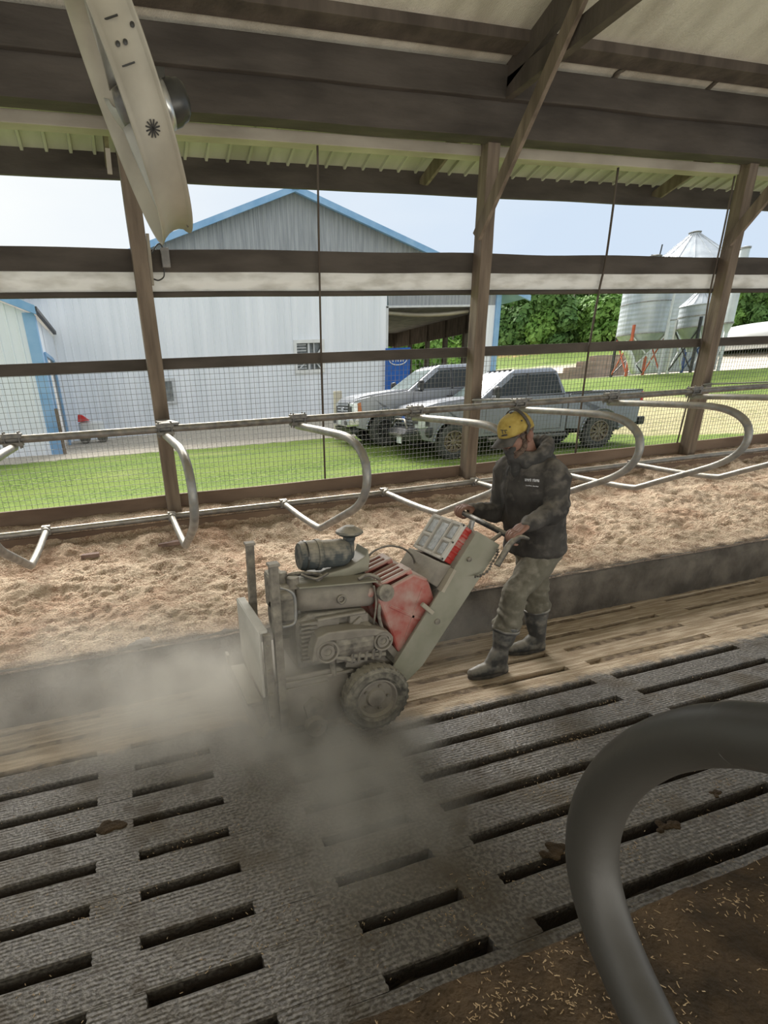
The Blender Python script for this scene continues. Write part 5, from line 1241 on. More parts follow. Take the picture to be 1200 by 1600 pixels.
# window with slatted shutters and a small window
wn = None
bm = B(); f_ = .10
for a, b_ in (((WX0 - .04, WZ0 - .04), (WX1 + .04, WZ0 + f_)), ((WX0 - .04, WZ1 - f_), (WX1 + .04, WZ1 + .04)), ((WX0 - .04, WZ0 + f_), (WX0 + f_, WZ1 - f_)), ((WX1 - f_, WZ0 + f_), (WX1 + .04, WZ1 - f_))): box(bm, (a[0], YW - .10, a[1]), (b_[0], YW + .02, b_[1]))
wn = obj('window_frame', bm, M['whiteplastic'], barn)
bm = B(); box(bm, (WX0, YW + .12, WZ0), (WX1, YW + .16, WZ1)); obj('pane', bm, M['winglass'], wn)
bm = B(); xm = (WX0 + WX1) / 2
for k in range(9): z = WZ0 + .16 + k * .125; box(bm, (WX0 + .1, YW + .03, z), (xm - .12, YW + .06, z + .035))
obj('louvre', bm, M['whitesteel'], wn)
bm = B(); bar(bm, (xm + .15, YW, WZ0 + .45), (WX1 - .1, YW, WZ1 - .35), .07, .05, (0, 1, 0)); bar(bm, (WX0 + .2, YW, WZ0 + .15), (xm, YW, WZ0 + .55), .05, .04, (0, 1, 0)); bar(bm, (xm + .2, YW, WZ0 + .6), (WX1 - .15, YW, WZ0 + .15), .05, .04, (0, 1, 0))
box(bm, (xm - .05, YW - .02, WZ0), (xm + .04, YW + .05, WZ1)); box(bm, (xm + .24, YW - .02, WZ0), (xm + .28, YW + .05, WZ1)); box(bm, (WX0, YW - .04, (WZ0 + WZ1) / 2 - .2), (WX1, YW + .04, (WZ0 + WZ1) / 2 - .12)); obj('window_bars', bm, M['whitesteel'], wn)
a = aty(258, 592, YW); b_ = aty(273, 630, YW)
bm = B(); box(bm, (1.75, YW - .12, b_.z - .02), (2.75, YW - .02, a.z + .02)); w2 = obj('small_window_frame', bm, M['whitesteel'], barn)
bm = B(); box(bm, (1.85, YW - .14, b_.z + .1), (2.60, YW - .115, a.z - .1)); obj('pane', bm, M['winglass'], w2)
# blue sign with a white oval
a = aty(602, 560, YW - .15); b_ = aty(638, 640, YW - .15)
sg = empty('blue_sign', (13.9, YW - .2, 0.6), label='blue panel with a white oval ring beside the barn opening', cat='sign')
bm = B(); box(bm, (a.x, YW - .2, 1.5), (b_.x, YW - .15, 3.75)); obj('panel', bm, M['signblue'], sg)
cx_ = (a.x + b_.x) / 2; cz_ = aty(618, 562, YW - .15).z
bm = B(); tube(bm, [(cx_ + .48 * math.cos(2 * PI * k / 40), YW - .21, cz_ + .24 * math.sin(2 * PI * k / 40)) for k in range(41)], .022, 6)
for k in range(5): x = cx_ - .28 + .14 * k; bar(bm, (x, YW - .21, cz_ - .10), (x + (.04 if k % 2 else -.02), YW - .21, cz_ + .10), .045, .01, (0, 1, 0))
obj('oval_mark', bm, M['whiteplastic'], sg)

# ---------------- small shed at the left
YS = 20.0; A0 = aty(50, 486, YS); A1 = aty(0, 466, YS); s2 = (A1.z - A0.z) / (A0.x - A1.x)
shed = empty('shed', (-5, YS, 0.5), label='small white shed with blue corner trim at the left edge', cat='shed')
bm = B(); ribwall(bm, -9, A0.x, 0.3, lambda x: A0.z + s2 * (A0.x - x) - .1, YS, 0.30); obj('front_wall', bm, M['wallw'], shed)
bm = B(); XS = A0.x
box(bm, (XS - .08, YS + 1.9, 0.3), (XS, YS + 2.0, A0.z - .1)); prism(bm, [(YS, A0.z - 1.15), (YW - .05, A0.z - 1.15), (YW - .05, A0.z - .1), (YS, A0.z - .1)], 'x', XS - .08, XS); box(bm, (XS - .08, YS, .3), (XS, YS + 1.0, A0.z - 1.1)); box(bm, (XS - .08, YS + 3.6, .3), (XS, YW - .05, A0.z - 1.1)); obj('side_wall', bm, M['wallw'], shed)
bm = B(); box(bm, (XS - .9, YS + 1.0, .3), (XS - .8, YS + 3.6, A0.z - 1.1)); box(bm, (XS - .8, YS + 1.0, A0.z - 1.12), (XS, YS + 3.6, A0.z - 1.1)); obj('doorway_inside', bm, M['inside'], shed)
bm = B(); box(bm, (XS - .30, YS - .06, .3), (XS + .03, YS + .05, A0.z - .05)); box(bm, (XS - .05, YS - .05, .3), (XS + .04, YS + .40, A0.z - .1)); obj('corner_trim', bm, M['blue'], shed)
bm = B(); prism(bm, [(XS + .12, A0.z - .12), (XS + .12, A0.z + .12), (-9, A0.z + .12 + s2 * (XS + 9)), (-9, A0.z - .12 + s2 * (XS + 9))], 'y', YS - .25, YS - .12); obj('roof_edge', bm, M['blue'], shed)
bm = B(); prism(bm, [(XS + .12, A0.z + .04), (XS + .12, A0.z + .12), (-9, A0.z + .12 + s2 * (XS + 9)), (-9, A0.z + .04 + s2 * (XS + 9))], 'y', YS - .2, YW - .05); obj('roof', bm, M['whitesteel'], shed)
bm = B(); box(bm, (XS + .05, YS - .2, A0.z - .02), (XS + .17, YW - .1, A0.z + .10)); obj('gutter', bm, M['trimdark'], shed)
bm = B(); box(bm, (XS - .02, YS + 3.5, .3), (XS + .06, YS + 3.85, A0.z - 1.1)); box(bm, (XS - .02, YS + .9, .3), (XS + .06, YS + 1.05, A0.z - 1.1)); box(bm, (XS - .02, YS + 1.0, A0.z - 1.18), (XS + .06, YS + 3.6, A0.z - 1.06)); obj('door_frame', bm, M['blue'], shed)
bm = B(); a = aty(86, 660, YS - .4); bar(bm, (a.x + .1, YS - .3, .35), (a.x + .1, YS - .3, 1.9), .10, .10); tag(obj('wooden_post', bm, M['post']), 'short weathered wooden post at the corner of the left shed', 'post')

# cart with white tank and red lid
ct = empty('utility_cart', (-1.0, 24, .5), label='white tank cart with a red cover parked by the barn wall at the left', cat='cart')
a = aty(122, 657, 24); b_ = aty(164, 676, 24); bm = B(); loft_x(bm, [(a.x, 24, (a.z + b_.z) / 2, .5, .34, .08), (a.x + .1, 24, (a.z + b_.z) / 2, .62, .44, .12), (b_.x - .1, 24, (a.z + b_.z) / 2, .62, .44, .12), (b_.x, 24, (a.z + b_.z) / 2, .5, .34, .08)]); obj('tank', bm, M['whiteplastic'], ct, smooth=True)
bm = B(); prism(bm, [(a.x, a.z - .05), (a.x + .05, a.z + .22), (a.x + .2, a.z + .2), (a.x + .45, a.z - .02)], 'y', 23.6, 23.9); obj('red_cover', bm, M['redplastic'], ct, bevel=.02)
bm = B(); bar(bm, (a.x, 24, b_.z - .1), (b_.x, 24, b_.z - .1), .08, .08); bar(bm, (a.x, 24, b_.z - .1), (a.x - .35, 23.9, b_.z + .05), .05, .05); obj('cart_frame', bm, M['trimdark'], ct)
for k, x in enumerate((a.x + .15, b_.x - .12)):
    for y in (23.65, 24.35): bm = B(); lathe(bm, [(.05, -.05), (.18, -.05), (.2, 0), (.18, .05), (.05, .05)], (x, y, .72), (0, 1, 0), 20); obj('wheel', bm, M['tyre'], ct)
a = aty(523, 611, 17); b_ = aty(535, 646, 17); bm = B(); box(bm, (a.x, 17, gz(a.x, 17)), (b_.x, 17.15, a.z)); tag(obj('beige_board', bm, M['beige'], bevel=.02), 'beige upright board standing just in front of the farther pickup', 'board')

# ---------------- pickups, local frame: x forward, y left, z up, origin on the ground midway between the axles
def pickup(loc, heading, paint, variant, label):
    e = empty('pickup_truck', loc, heading, label=label, cat='pickup', )
    def P_(name, bm, mat, parent=e, **k): return obj(name, bm, mat, parent, local=True, **k)
    WB2 = 2.03; R_ = 0.43; HW = 1.0
    def arch(cx, n=12, r=0.53, z=0.44):
        return [(cx + r * math.cos(PI * k / n), z + r * math.sin(PI * k / n)) for k in range(n + 1)]
    # body side outlines
    nose = [(2.90, 0.56), (2.96, 0.80), (2.96, 1.16), (2.86, 1.27), (2.4, 1.33), (1.42, 1.40)]
    bot_front = [(x, z) for x, z in arch(WB2)]          # from front to back over the front wheel
    cabpoly = nose + [(1.42, 1.30), (-1.02, 1.36), (-1.02, 0.52), (WB2 - .56, 0.52)] + [(x, z) for x, z in reversed(bot_front)][0:] + [(2.62, .56)]
    cabpoly = [(1.42, 1.40)] + [(-1.02, 1.38), (-1.02, 0.50), (1.45, 0.50)] + [(x, z) for x, z in reversed(bot_front)] + [(2.86, 0.52), (2.96, 0.74), (2.97, 1.14), (2.88, 1.25), (2.45, 1.32)]
    bm = B(); prism(bm, cabpoly, 'y', -HW + .02, HW - .02)
    bmesh.ops.triangulate(bm, faces=[f for f in bm.faces if len(f.verts) > 4])
    body = P_('cab_body', bm, paint, bevel=.03)
    # raised hood with centre dome
    bm = B(); secs = []
    for x, z, w_, h_ in ((2.90, 1.215, 1.70, .05), (2.84, 1.265, 1.80, .06), (2.5, 1.335, 1.84, .07), (1.9, 1.385, 1.84, .08), (1.36, 1.425, 1.80, .06)): secs.append((x, 0, z, w_, h_, .025))
    loft_x(bm, secs); P_('hood', bm, paint, smooth=False, bevel=.008)
    bm = B(); loft_x(bm, [(2.8, 0, 1.295, .9, .03, .012), (2.3, 0, 1.375, 1.1, .05, .02), (1.5, 0, 1.445, 1.0, .04, .015)]); P_('hood_dome', bm, paint, bevel=.006)
    # greenhouse
    def gh(x, z, hw): return [(x, -hw, z), (x, hw, z)]
    low = [(1.40, .93), (-1.00, .93)]; up_ = [(0.52, .735), (-0.74, .735)]
    zl, zu = 1.375, 2.005
    bm = B(); A_ = [bm.verts.new(p) for p in ((1.40, .93, zl), (-1.0, .93, zl), (-1.0, -.93, zl), (1.40, -.93, zl))]
    M_ = [bm.verts.new(p) for p in ((.56, .755, zu - .05), (-.76, .755, zu - .05), (-.76, -.755, zu - .05), (.56, -.755, zu - .05))]
    Tt = [bm.verts.new(p) for p in ((.36, .66, zu + .03), (-.66, .66, zu + .03), (-.66, -.66, zu + .03), (.36, -.66, zu + .03))]
    bm.faces.new(A_); bm.faces.new(Tt[::-1])
    for q0, q1 in ((A_, M_), (M_, Tt)):
        for k in range(4): bm.faces.new((q0[k], q0[(k + 1) % 4], q1[(k + 1) % 4], q1[k]))
    cabin = P_('cabin', bm, paint, bevel=.035)
    def side(y_s, x, t_):   # point on the sloping side, t 0 belt .. 1 roof
        return (x, y_s * (.93 + (.755 - .93) * t_ + .006), zl + (zu - .05 - zl) * t_)
    for s in (1, -1):
        for poly, nm in (([(1.08, .10), (.10, .10), (.10, .90), (.42, .90)], 'front_window'), ([(.02, .10), (-.86, .10), (-.74, .84), (-.66, .90), (.02, .90)], 'rear_window')):
            bm = B(); vs = [bm.verts.new(side(s, x, t_)) for x, t_ in poly]; vi = [bm.verts.new(Vector(side(s, x, t_)) - Vector((0, s * .02, 0))) for x, t_ in poly]
            bm.faces.new(vs); bm.faces.new(vi[::-1])
            for k in range(len(vs)): bm.faces.new((vs[k], vs[(k + 1) % len(vs)], vi[(k + 1) % len(vs)], vi[k]))
            P_(nm, bm, M['autoglass'], cabin)
        bm = B(); bar(bm, side(s, 1.16, .04), side(s, -.92, .04), .015, .025); bar(bm, side(s, .06, .06), side(s, .06, .92), .06, .012, (0, 1, 0)); bar(bm, side(s, .45, .95), side(s, -.70, .95), .012, .02); P_('window_trim', bm, M['trimdark'], cabin)
        # mirror
        bm = B(); loft_x(bm, [(1.02, s * 1.16, 1.52, .18, .26, .05), (1.06, s * 1.16, 1.52, .22, .30, .06), (1.13, s * 1.16, 1.52, .20, .27, .06), (1.16, s * 1.15, 1.52, .12, .18, .05)]); mi = P_('side_mirror', bm, M['trimdark'])
        bm = B(); bar(bm, (1.08, s * .95, 1.45), (1.08, s * 1.08, 1.47), .05, .035); P_('mirror_arm', bm, M['trimdark'], mi)
        bm = B(); box(bm, (1.135, s * 1.16 - .08, 1.42), (1.165, s * 1.16 + .08, 1.47)); P_('mirror_cap', bm, M['chrome'], mi)
        for x in (.24, -.62): bm = B(); bar(bm, (x, s * (HW + .004), 1.21), (x - .17, s * (HW + .004), 1.21), .03, .035); P_('door_handle', bm, M['chrome' if variant else 'trimdark'], body)
        bm = B()
        for x in (1.22, .10, -.88): bar(bm, (x, s * (HW - .017), .60), (x - (.0), s * (HW - .017), 1.36), .010, .010, (0, 1, 0))
        bar(bm, (1.25, s * (HW - .017), .58), (-.9, s * (HW - .017), .58), .010, .010); P_('door_seam', bm, M['trimdark'], body)
        bm = B(); tube(bm, [(1.15, s * 1.06, .42), (-1.0, s * 1.06, .42)], .045, 10); bar(bm, (.8, s * .8, .48), (.8, s * 1.05, .43), .05, .04); bar(bm, (-.6, s * .8, .48), (-.6, s * 1.05, .43), .05, .04); P_('side_step', bm, M['trimdark' if not variant else 'galv_dark'], smooth=True)
        for cx_, nm in ((WB2, 'front_fender_flare'), (-WB2, 'rear_fender_flare')):
            bm = B(); p_ = [(cx_ + .545 * math.cos(PI * k / 20), s * (HW - .005), .44 + .545 * math.sin(PI * k / 20)) for k in range(21)]
            for a_, b2 in zip(p_, p_[1:]): bar(bm, a_, b2, .055, .03, (0, 0, 1)) if False else tube(bm, [a_, b2], .026, 8)
            P_(nm, bm, paint if variant == 0 else M['paint2'], body, smooth=True)
    # windscreen
    bm = B(); q = [(1.345, .84, .07), (1.345, -.84, .07), (.62, -.68, .93), (.62, .68, .93)]
    vs = []
    for x, y, t_ in q:
        X = 1.40 + (.56 - 1.40) * t_ + .012; Z_ = zl + (zu - .05 - zl) * t_ + .008; vs.append(bm.verts.new((X, y, Z_)))
    vi = [bm.verts.new(v.co - Vector((.02, 0, .02))) for v in vs]
    bm.faces.new(vs); bm.faces.new(vi[::-1])
    for k in range(4): bm.faces.new((vs[k], vs[(k + 1) % 4], vi[(k + 1) % 4], vi[k]))
    ws = P_('windscreen', bm, M['windshield'], cabin)
    bm = B(); bar(bm, (1.36, .05, 1.425), (1.30, .70, 1.46), .02, .015); bar(bm, (1.36, -.65, 1.425), (1.30, -.02, 1.46), .02, .015); P_('wiper', bm, M['trimdark'], ws)
    # cab marker lamps
    bm = B()
    for y in (-.5, -.25, 0, .25, .5): box(bm, (.36, y - .05, zu + .02), (.44, y + .05, zu + .045))
    P_('roof_lamps', bm, M['trimdark'], cabin)
    # bed
    bedp = [(-1.06, 1.38), (-1.06, .55), (-1.46, .52)] + [(-WB2 + .53 * math.cos(PI * k / 12), .44 + .53 * math.sin(PI * k / 12)) for k in range(13)] + [(-3.10, .60), (-3.14, 1.38)]
    for s in (1, -1):
        bm = B(); prism(bm, bedp, 'y', s * (HW - .02), s * (HW - .10)); bmesh.ops.triangulate(bm, faces=[f for f in bm.faces if len(f.verts) > 4]); P_('bed_side', bm, paint, bevel=.015)
        bm = B(); box(bm, (-1.08, s * (HW - .13), 1.375), (-3.12, s * (HW - .01), 1.40)); P_('bed_rail', bm, M['trimdark'])
        bm = B(); box(bm, (-3.08, s * (HW - .025), .98), (-3.15, s * (HW - .015) + s * .02, 1.34)); P_('tail_lamp', bm, M['taillight'], bevel=.01)
    bm = B(); box(bm, (-1.06, -HW + .05, .55), (-1.10, HW - .05, 1.38)); box(bm, (-1.06, -HW + .05, .75), (-3.1, HW - .05, .80)); P_('bed_floor', bm, M['trimdark'])
    bm = B(); box(bm, (-3.08, -HW + .08, .72), (-3.14, HW - .08, 1.37)); box(bm, (-3.06, -HW + .06, 1.36), (-3.17, HW - .06, 1.40)); P_('tailgate', bm, paint, bevel=.012)
    bm = B(); box(bm, (-3.16, -.98, .52), (-3.34, .98, .72)); P_('rear_bumper', bm, M['chrome'] if variant == 0 else M['trimdark'], bevel=.03)
    bm = B(); box(bm, (2.3, -.5, .38), (-3.0, -.4, .52)); box(bm, (2.3, .4, .38), (-3.0, .5, .52)); box(bm, (1.9, -.85, .38), (2.1, .85, .48)); box(bm, (-1.95, -.85, .38), (-2.1, .85, .48)); P_('chassis', bm, M['trimdark'])
    # grille, lamps, bumper
    bm = B(); box(bm, (2.93, -.66, .82), (3.00, .66, 1.19)); gr = P_('grille', bm, M['trimdark'], bevel=.02)
    bm = B()
    for z in (.87, .95, 1.03, 1.11): box(bm, (2.99, -.63, z), (3.02, .63, z + .035))
    if variant == 0: box(bm, (2.98, -.68, 1.16), (3.02, .68, 1.20)); box(bm, (2.98, -.68, .80), (3.02, .68, .835))
    P_('grille_bars', bm, M['chrome'] if variant == 0 else M['paint2'], gr)
    bm = B(); lathe(bm, [(.0, 0), (.12, 0), (.125, .012), (0, .016)], (3.015, 0, 1.0), (1, 0, 0), 24)
    for v in bm.verts: v.co.z = 1.0 + (v.co.z - 1.0) * .55; v.co.y *= 1.15
    P_('oval_badge', bm, M['chrome'] if variant == 0 else M['signblue'], gr)
    for s in (1, -1):
        bm = B(); prism(bm, [(2.74, .80), (2.98, .80), (2.985, 1.17), (2.78, 1.20)], 'y', s * .68, s * .995); hl_ = P_('headlamp', bm, M['lamp'], bevel=.02)
        bm = B(); prism(bm, [(2.70, .84), (2.82, .84), (2.84, 1.16), (2.74, 1.18)], 'y', s * .97, s * 1.002); P_('marker_lens', bm, M['amber'] if variant == 0 else M['trimdark'], hl_)
        bm = B(); box(bm, (2.95, s * .70, .9), (2.995, s * .92, 1.09)); P_('lamp_unit', bm, M['trimdark'], hl_)
    if variant == 0:
        bm = B(); loft_x(bm, [(2.80, 0, .66, 2.02, .22, .05), (3.06, 0, .66, 1.86, .24, .06), (3.10, 0, .66, 1.70, .20, .05)]); bp_ = P_('front_bumper', bm, M['chrome'], bevel=.01)
        bm = B(); prism(bm, [(2.80, .52), (3.04, .50), (2.98, .34), (2.78, .40)], 'y', -.95, .95); box(bm, (3.085, -.85, .60), (3.11, -.55, .70)); box(bm, (3.085, .55, .60), (3.11, .85, .70)); P_('air_dam', bm, M['trimdark'], bp_)
    else:
        # aftermarket plate bumper with angled ends, lights, bull bar
        bm = B(); prism(bm, [(2.70, .58), (2.80, .78), (3.16, .78), (3.24, .66), (3.18, .50), (2.95, .44)], 'y', -.66, .66)
        for s in (1, -1): 
            A4 = [(3.16, s * .66, .78), (3.24, s * .66, .66), (3.18, s * .66, .50), (2.95, s * .66, .44), (2.70, s * .66, .58), (2.75, s * .66, .78)]
            B4 = [(2.72, s * 1.03, .80), (2.74, s * 1.05, .70), (2.72, s * 1.03, .60), (2.66, s * 1.0, .56), (2.60, s * 1.0, .62), (2.60, s * 1.0, .80)]
            va = [bm.verts.new(p) for p in A4]; vb = [bm.verts.new(p) for p in B4]; bm.faces.new(va); bm.faces.new(vb[::-1])
            for k in range(6): bm.faces.new((va[k], va[(k + 1) % 6], vb[(k + 1) % 6], vb[k]))
        bp_ = P_('front_bumper', bm, M['trimdark'], bevel=.012)
        for s in (1, -1):
            bm = B(); bar(bm, (3.10, s * .68, .68), (2.96, s * .86, .69), .02, .14, (0, 0, 1)); lf = P_('bumper_lamp_frame', bm, M['galv_dark'], bp_, bevel=.01)
            bm = B(); bar(bm, (3.115, s * .70, .68), (2.985, s * .845, .69), .02, .09, (0, 0, 1)); P_('fog_lamp', bm, M['trimdark'], lf)
        bm = B(); tube(bm, [(3.14, -.60, .78), (3.10, -.30, .99), (3.10, .30, .99), (3.14, .60, .78)], .028, 10); P_('bull_bar', bm, M['galv_dark'], bp_, smooth=True)
        bm = B(); box(bm, (3.22, -.45, .60), (3.25, .45, .66)); P_('light_strip', bm, M['galv_dark'], bp_)
    bm = B(); box(bm, (3.10 if variant == 0 else 3.205, .08 if variant else -.16, .42 if variant else .6), (3.115 if variant == 0 else 3.22, .40 if variant else .16, .59 if variant else .76)); P_('number_plate', bm, M['plate'], bp_)
    # wheels
    for cx_ in (WB2, -WB2):
        for s in (1, -1):
            c = Vector((cx_, s * .86, .43)); ax_ = Vector((0, s, 0)); wd = .28; r = .43
            bm = B(); lathe(bm, [(r * .60, -wd * .45), (r * .72, -wd * .5), (r * .90, -wd * .48), (r * .985, -wd * .36), (r * .99, wd * .36), (r * .90, wd * .48), (r * .72, wd * .5), (r * .60, wd * .45)], c, ax_, 40, closed=True)
            for k in range(34):
                a = 2 * PI * k / 34
                for q_ in (-1, 1):
                    d = Vector((math.cos(a + q_ * .04), 0, math.sin(a + q_ * .04))); p = c + d * r * .985
                    bar(bm, p + ax_ * (q_ * wd * .08), p + ax_ * (q_ * wd * .46), .042, .024, d)
            ty = P_('tyre', bm, M['trucktyre'])
            rmat = M['rimtan'] if variant else M['rimdark']
            bm = B(); lathe(bm, [(r * .62, wd * .10), (r * .62, wd * .46), (r * .575, wd * .48), (r * .555, wd * .42), (r * .555, wd * .15), (r * .20, wd * .12)], c, ax_, 36, closed=True); lathe(bm, [(0, wd * .40), (r * .16, wd * .38), (r * .17, wd * .2), (0, wd * .2)], c, ax_, 20)
            ns = 10
            for k in range(ns):
                a = 2 * PI * k / ns; d = Vector((math.cos(a), 0, math.sin(a))); sd_ = Vector((-math.sin(a), 0, math.cos(a)))
                for q_ in (-1, 1): bar(bm, c + ax_ * wd * .34 + d * r * .14, c + ax_ * wd * .36 + d * r * .57 + sd_ * q_ * r * .055, .022, .026, ax_)
            rm = P_('rim', bm, rmat, ty)
            bm = B(); lathe(bm, [(0, wd * .03), (r * .56, wd * .03), (r * .56, wd * .08), (0, wd * .08)], c, ax_, 28); P_('brake_disc', bm, M['trimdark'], rm)
    bm = B(); box(bm, (2.7, -.75, .45), (1.45, .75, .9)); P_('engine_underside', bm, M['trimdark'])
    return e
f2 = atz(702, 717, .15); r2 = atz(932, 699, .15)
d2 = (f2 - r2); ang2 = math.atan2(d2.y, d2.x); mid = (f2 + r2) / 2; side_n = Vector((-math.sin(ang2), math.cos(ang2), 0))
pickup(mid - side_n * 0.90, ang2, M['paint2'], 1, 'nearer grey pickup with black plate bumper and bronze wheels, parked on the lawn')
f1 = atz(600, 695, .42); ang1 = ang2 - 0.02; mid1 = f1 - Vector((math.cos(ang1), math.sin(ang1), 0)) * 2.03
n1_ = Vector((-math.sin(ang1), math.cos(ang1), 0)); pickup(mid1 - n1_ * 0.90, ang1, M['paint1'], 0, 'farther silver grey pickup with chrome bumper, behind the nearer one')
print('TRUCK', f2, r2, ang2, d2.length, f1)

# ---------------- feed bins
def fbin(x, y, r, zb, zt, zc, zh, legs, mat, legm, lab, cat='silo', rings=True, base=None, legang=.4):
    base = gz(x, y) if base is None else base
    e = empty('feed_bin', (x, y, base), label=lab, cat=cat)
    bm = B(); prof = []; n = max(6, int((zt - zb) / .12))
    for k in range(n + 1): prof.append((r + (.010 if k % 2 else 0), zb + (zt - zb) * k / n))
    lathe(bm, prof, (x, y, 0), (0, 0, 1), 40); bo = obj('bin_body', bm, mat, e, smooth=False)
    for z in (zb, (zb + zt) / 2, zt): bm = B(); lathe(bm, [(r + .008, z - .03), (r + .03, z - .03), (r + .03, z + .03), (r + .008, z + .03)], (x, y, 0), (0, 0, 1), 40, closed=True); obj('hoop', bm, M['galv'], bo)
    bm = B(); lathe(bm, [(r + .06, zt), (r + .02, zt + .06), (.32, zc - .12), (.30, zc), (0, zc + .03)], (x, y, 0), (0, 0, 1), 40)
    for k in range(16): a = 2 * PI * k / 16; bar(bm, (x + (r) * math.cos(a), y + r * math.sin(a), zt + .09), (x + .32 * math.cos(a), y + .32 * math.sin(a), zc - .08), .03, .04)
    ro = obj('bin_roof', bm, M['binroof'], e)
    bm = B(); lathe(bm, [(.36, zc - .02), (.38, zc + .04), (.2, zc + .09), (0, zc + .1)], (x, y, 0), (0, 0, 1), 20); obj('lid', bm, M['galv_dark'], ro)
    if zh:
        bm = B(); lathe(bm, [(r, zb), (.22, zh), (.20, zh - .15)], (x, y, 0), (0, 0, 1), 32); obj('hopper', bm, mat, e)
    for k in range(legs):
        a = 2 * PI * k / legs + legang; a2 = 2 * PI * (k + 1) / legs + legang
        p = Vector((x + (r + .03) * math.cos(a), y + (r + .03) * math.sin(a), 0)); q = Vector((x + (r + .03) * math.cos(a2), y + (r + .03) * math.sin(a2), 0))
        bm = B(); bar(bm, p + Vector((0, 0, base)), p + Vector((0, 0, zb + .5)), .12, .12); lg = obj('leg', bm, legm[k % len(legm)], e)
        bm = B(); zm = (base + zb) / 2; bar(bm, p + Vector((0, 0, base + .1)), q + Vector((0, 0, zb - .1)), .06, .06); bar(bm, q + Vector((0, 0, base + .1)), p + Vector((0, 0, zb - .1)), .06, .06); obj('cross_brace', bm, legm[(k + 1) % len(legm)], lg)
    return e
Y_ = 28.0
a = aty(968, 490, Y_); b_ = aty(1050, 490, Y_)
rA = (b_.x - a.x) * math.cos(math.atan2((a.x + b_.x) / 2, Y_)) / 2 * 0.98
xA = (a.x + b_.x) / 2 - 0.1
zA = aty(1006, 523, Y_).z
binA = fbin(xA, Y_, rA, zA, zA + 3.3, zA + 4.05, zA - 1.5, 4, M['bin'], [M['redsteel'], M['trimdark'], M['redsteel'], M['whitesteel']], 'corrugated feed bin on red legs, leftmost of the silos', rings=True)
cB = aty(1086, 364, 32.0)
fbin(cB.x + .0, 32.0, 2.75, gz(cB.x, 32) + .1, cB.z - 2.1, cB.z, None, 0, M['bin'], [M['galv']], 'large silo with a pale cone roof rising above the upper rail')
cD = aty(1083, 495, 27.0)
fbin(cD.x + .3, 27.0, .95, aty(1083, 512, 27).z, aty(1083, 478, 27).z, aty(1100, 455, 27).z, aty(1083, 545, 27).z, 4, M['bin'], [M['bluesteel'], M['whitesteel'], M['trimdark'], M['whitesteel']], 'small feed bin on blue and white legs between the big silos', legang=.9)
cC = aty(1144, 480, 27.0); zC0 = aty(1144, 506, 27).z; zC1 = aty(1163, 386, 27).z
e = empty('slim_bin', (cC.x, 27, gz(cC.x, 27)), label='slim tall pale bin just right of the right post', cat='silo')
bm = B(); lathe(bm, [(.10, 1.6), (.10, zC0 - .5), (.24, zC0), (.24, zC1), (.1, zC1 + .05)], (cC.x, 27, 0), (0, 0, 1), 28); obj('bin_body', bm, M['binroof'], e)
bm = B(); lathe(bm, [(.25, zC0), (.28, zC0), (.28, zC0 + .1), (.25, zC0 + .1)], (cC.x, 27, 0), (0, 0, 1), 28, closed=True); obj('hoop', bm, M['galv'], e); bm = B(); lathe(bm, [(.25, zC1 - .1), (.28, zC1 - .1), (.28, zC1), (.25, zC1)], (cC.x, 27, 0), (0, 0, 1), 28, closed=True); obj('hoop', bm, M['galv'], e)
# delivery pipe and ladder of the first bin
bm = B(); p0 = aty(1052, 460, 26.4); p1 = aty(1038, 530, 26.4); p2 = aty(1028, 582, 26.4)
bar(bm, aty(1062, 420, 26.4), p2, .10, .08, (0, 1, 0)); tag(obj('bin_ladder', bm, M['whitesteel']), 'pale upright ladder rail between the two silos', 'ladder')
bm = B(); tube(bm, spline([aty(p[0], p[1], 27.0) for p in ((978, 545), (985, 560), (988, 574), (992, 580))], 5), .20, 10); tube(bm, [aty(976, 535, 27.0), aty(980, 550, 27.0)], .16, 10); tag(obj('auger_boot', bm, M['whiteplastic'], smooth=True), 'white auger tube bent down under the left feed bin', 'auger')
bm = B(); a = aty(1030, 402, 28); tube(bm, [a, aty(1035, 382, 28)], .04, 6); tube(bm, [aty(1018, 399, 28), aty(1032, 399, 28)], .04, 6); obj('lid_lever', bm, M['trimdark'], binA)

# white dome, retaining wall, grey yard box
c = Vector((61.5, 41.0, 0)); zb = gz(c.x, c.y); e = empty('white_dome', (c.x, c.y, zb), label='low round white tank with a domed top beyond the lawn at the right', cat='tank')
r = 5.6; zt = aty(1190, 530, 41).z
bm = B(); prof = [(r, zb - .2)]
for k in range(9): z = zb + (zt - zb) * k / 8; prof += [(r, z), (r + .06, z + .04), (r, z + .08)]
lathe(bm, prof, (c.x, c.y, 0), (0, 0, 1), 60); obj('tank_wall', bm, M['dome'], e)
bm = B(); lathe(bm, [(r * math.cos(PI / 2 * k / 10), zt + 1.5 * math.sin(PI / 2 * k / 10)) for k in range(11)], (c.x, c.y, 0), (0, 0, 1), 60); obj('domed_top', bm, M['dome'], e, smooth=True)
a = aty(870, 590, 40); b_ = aty(1065, 590, 40); za = gz(a.x, 40)
bm = B(); n = 14
for i in range(n):
    x0_ = a.x + (b_.x + 4 - a.x) * i / n; x1_ = a.x + (b_.x + 4 - a.x) * (i + 1) / n; zt_ = aty(960, 553, 40).z - 0.08 * i / n * 3
    box(bm, (x0_ + .01, 40, 1.2), (x1_ - .01, 40.8, zt_ - (1.3 * (1 - i / 3) if i < 3 else 0)))
tag(obj('block_wall', bm, M['retain'], bevel=.03), 'long brown block retaining wall behind the nearer pickup', 'wall')

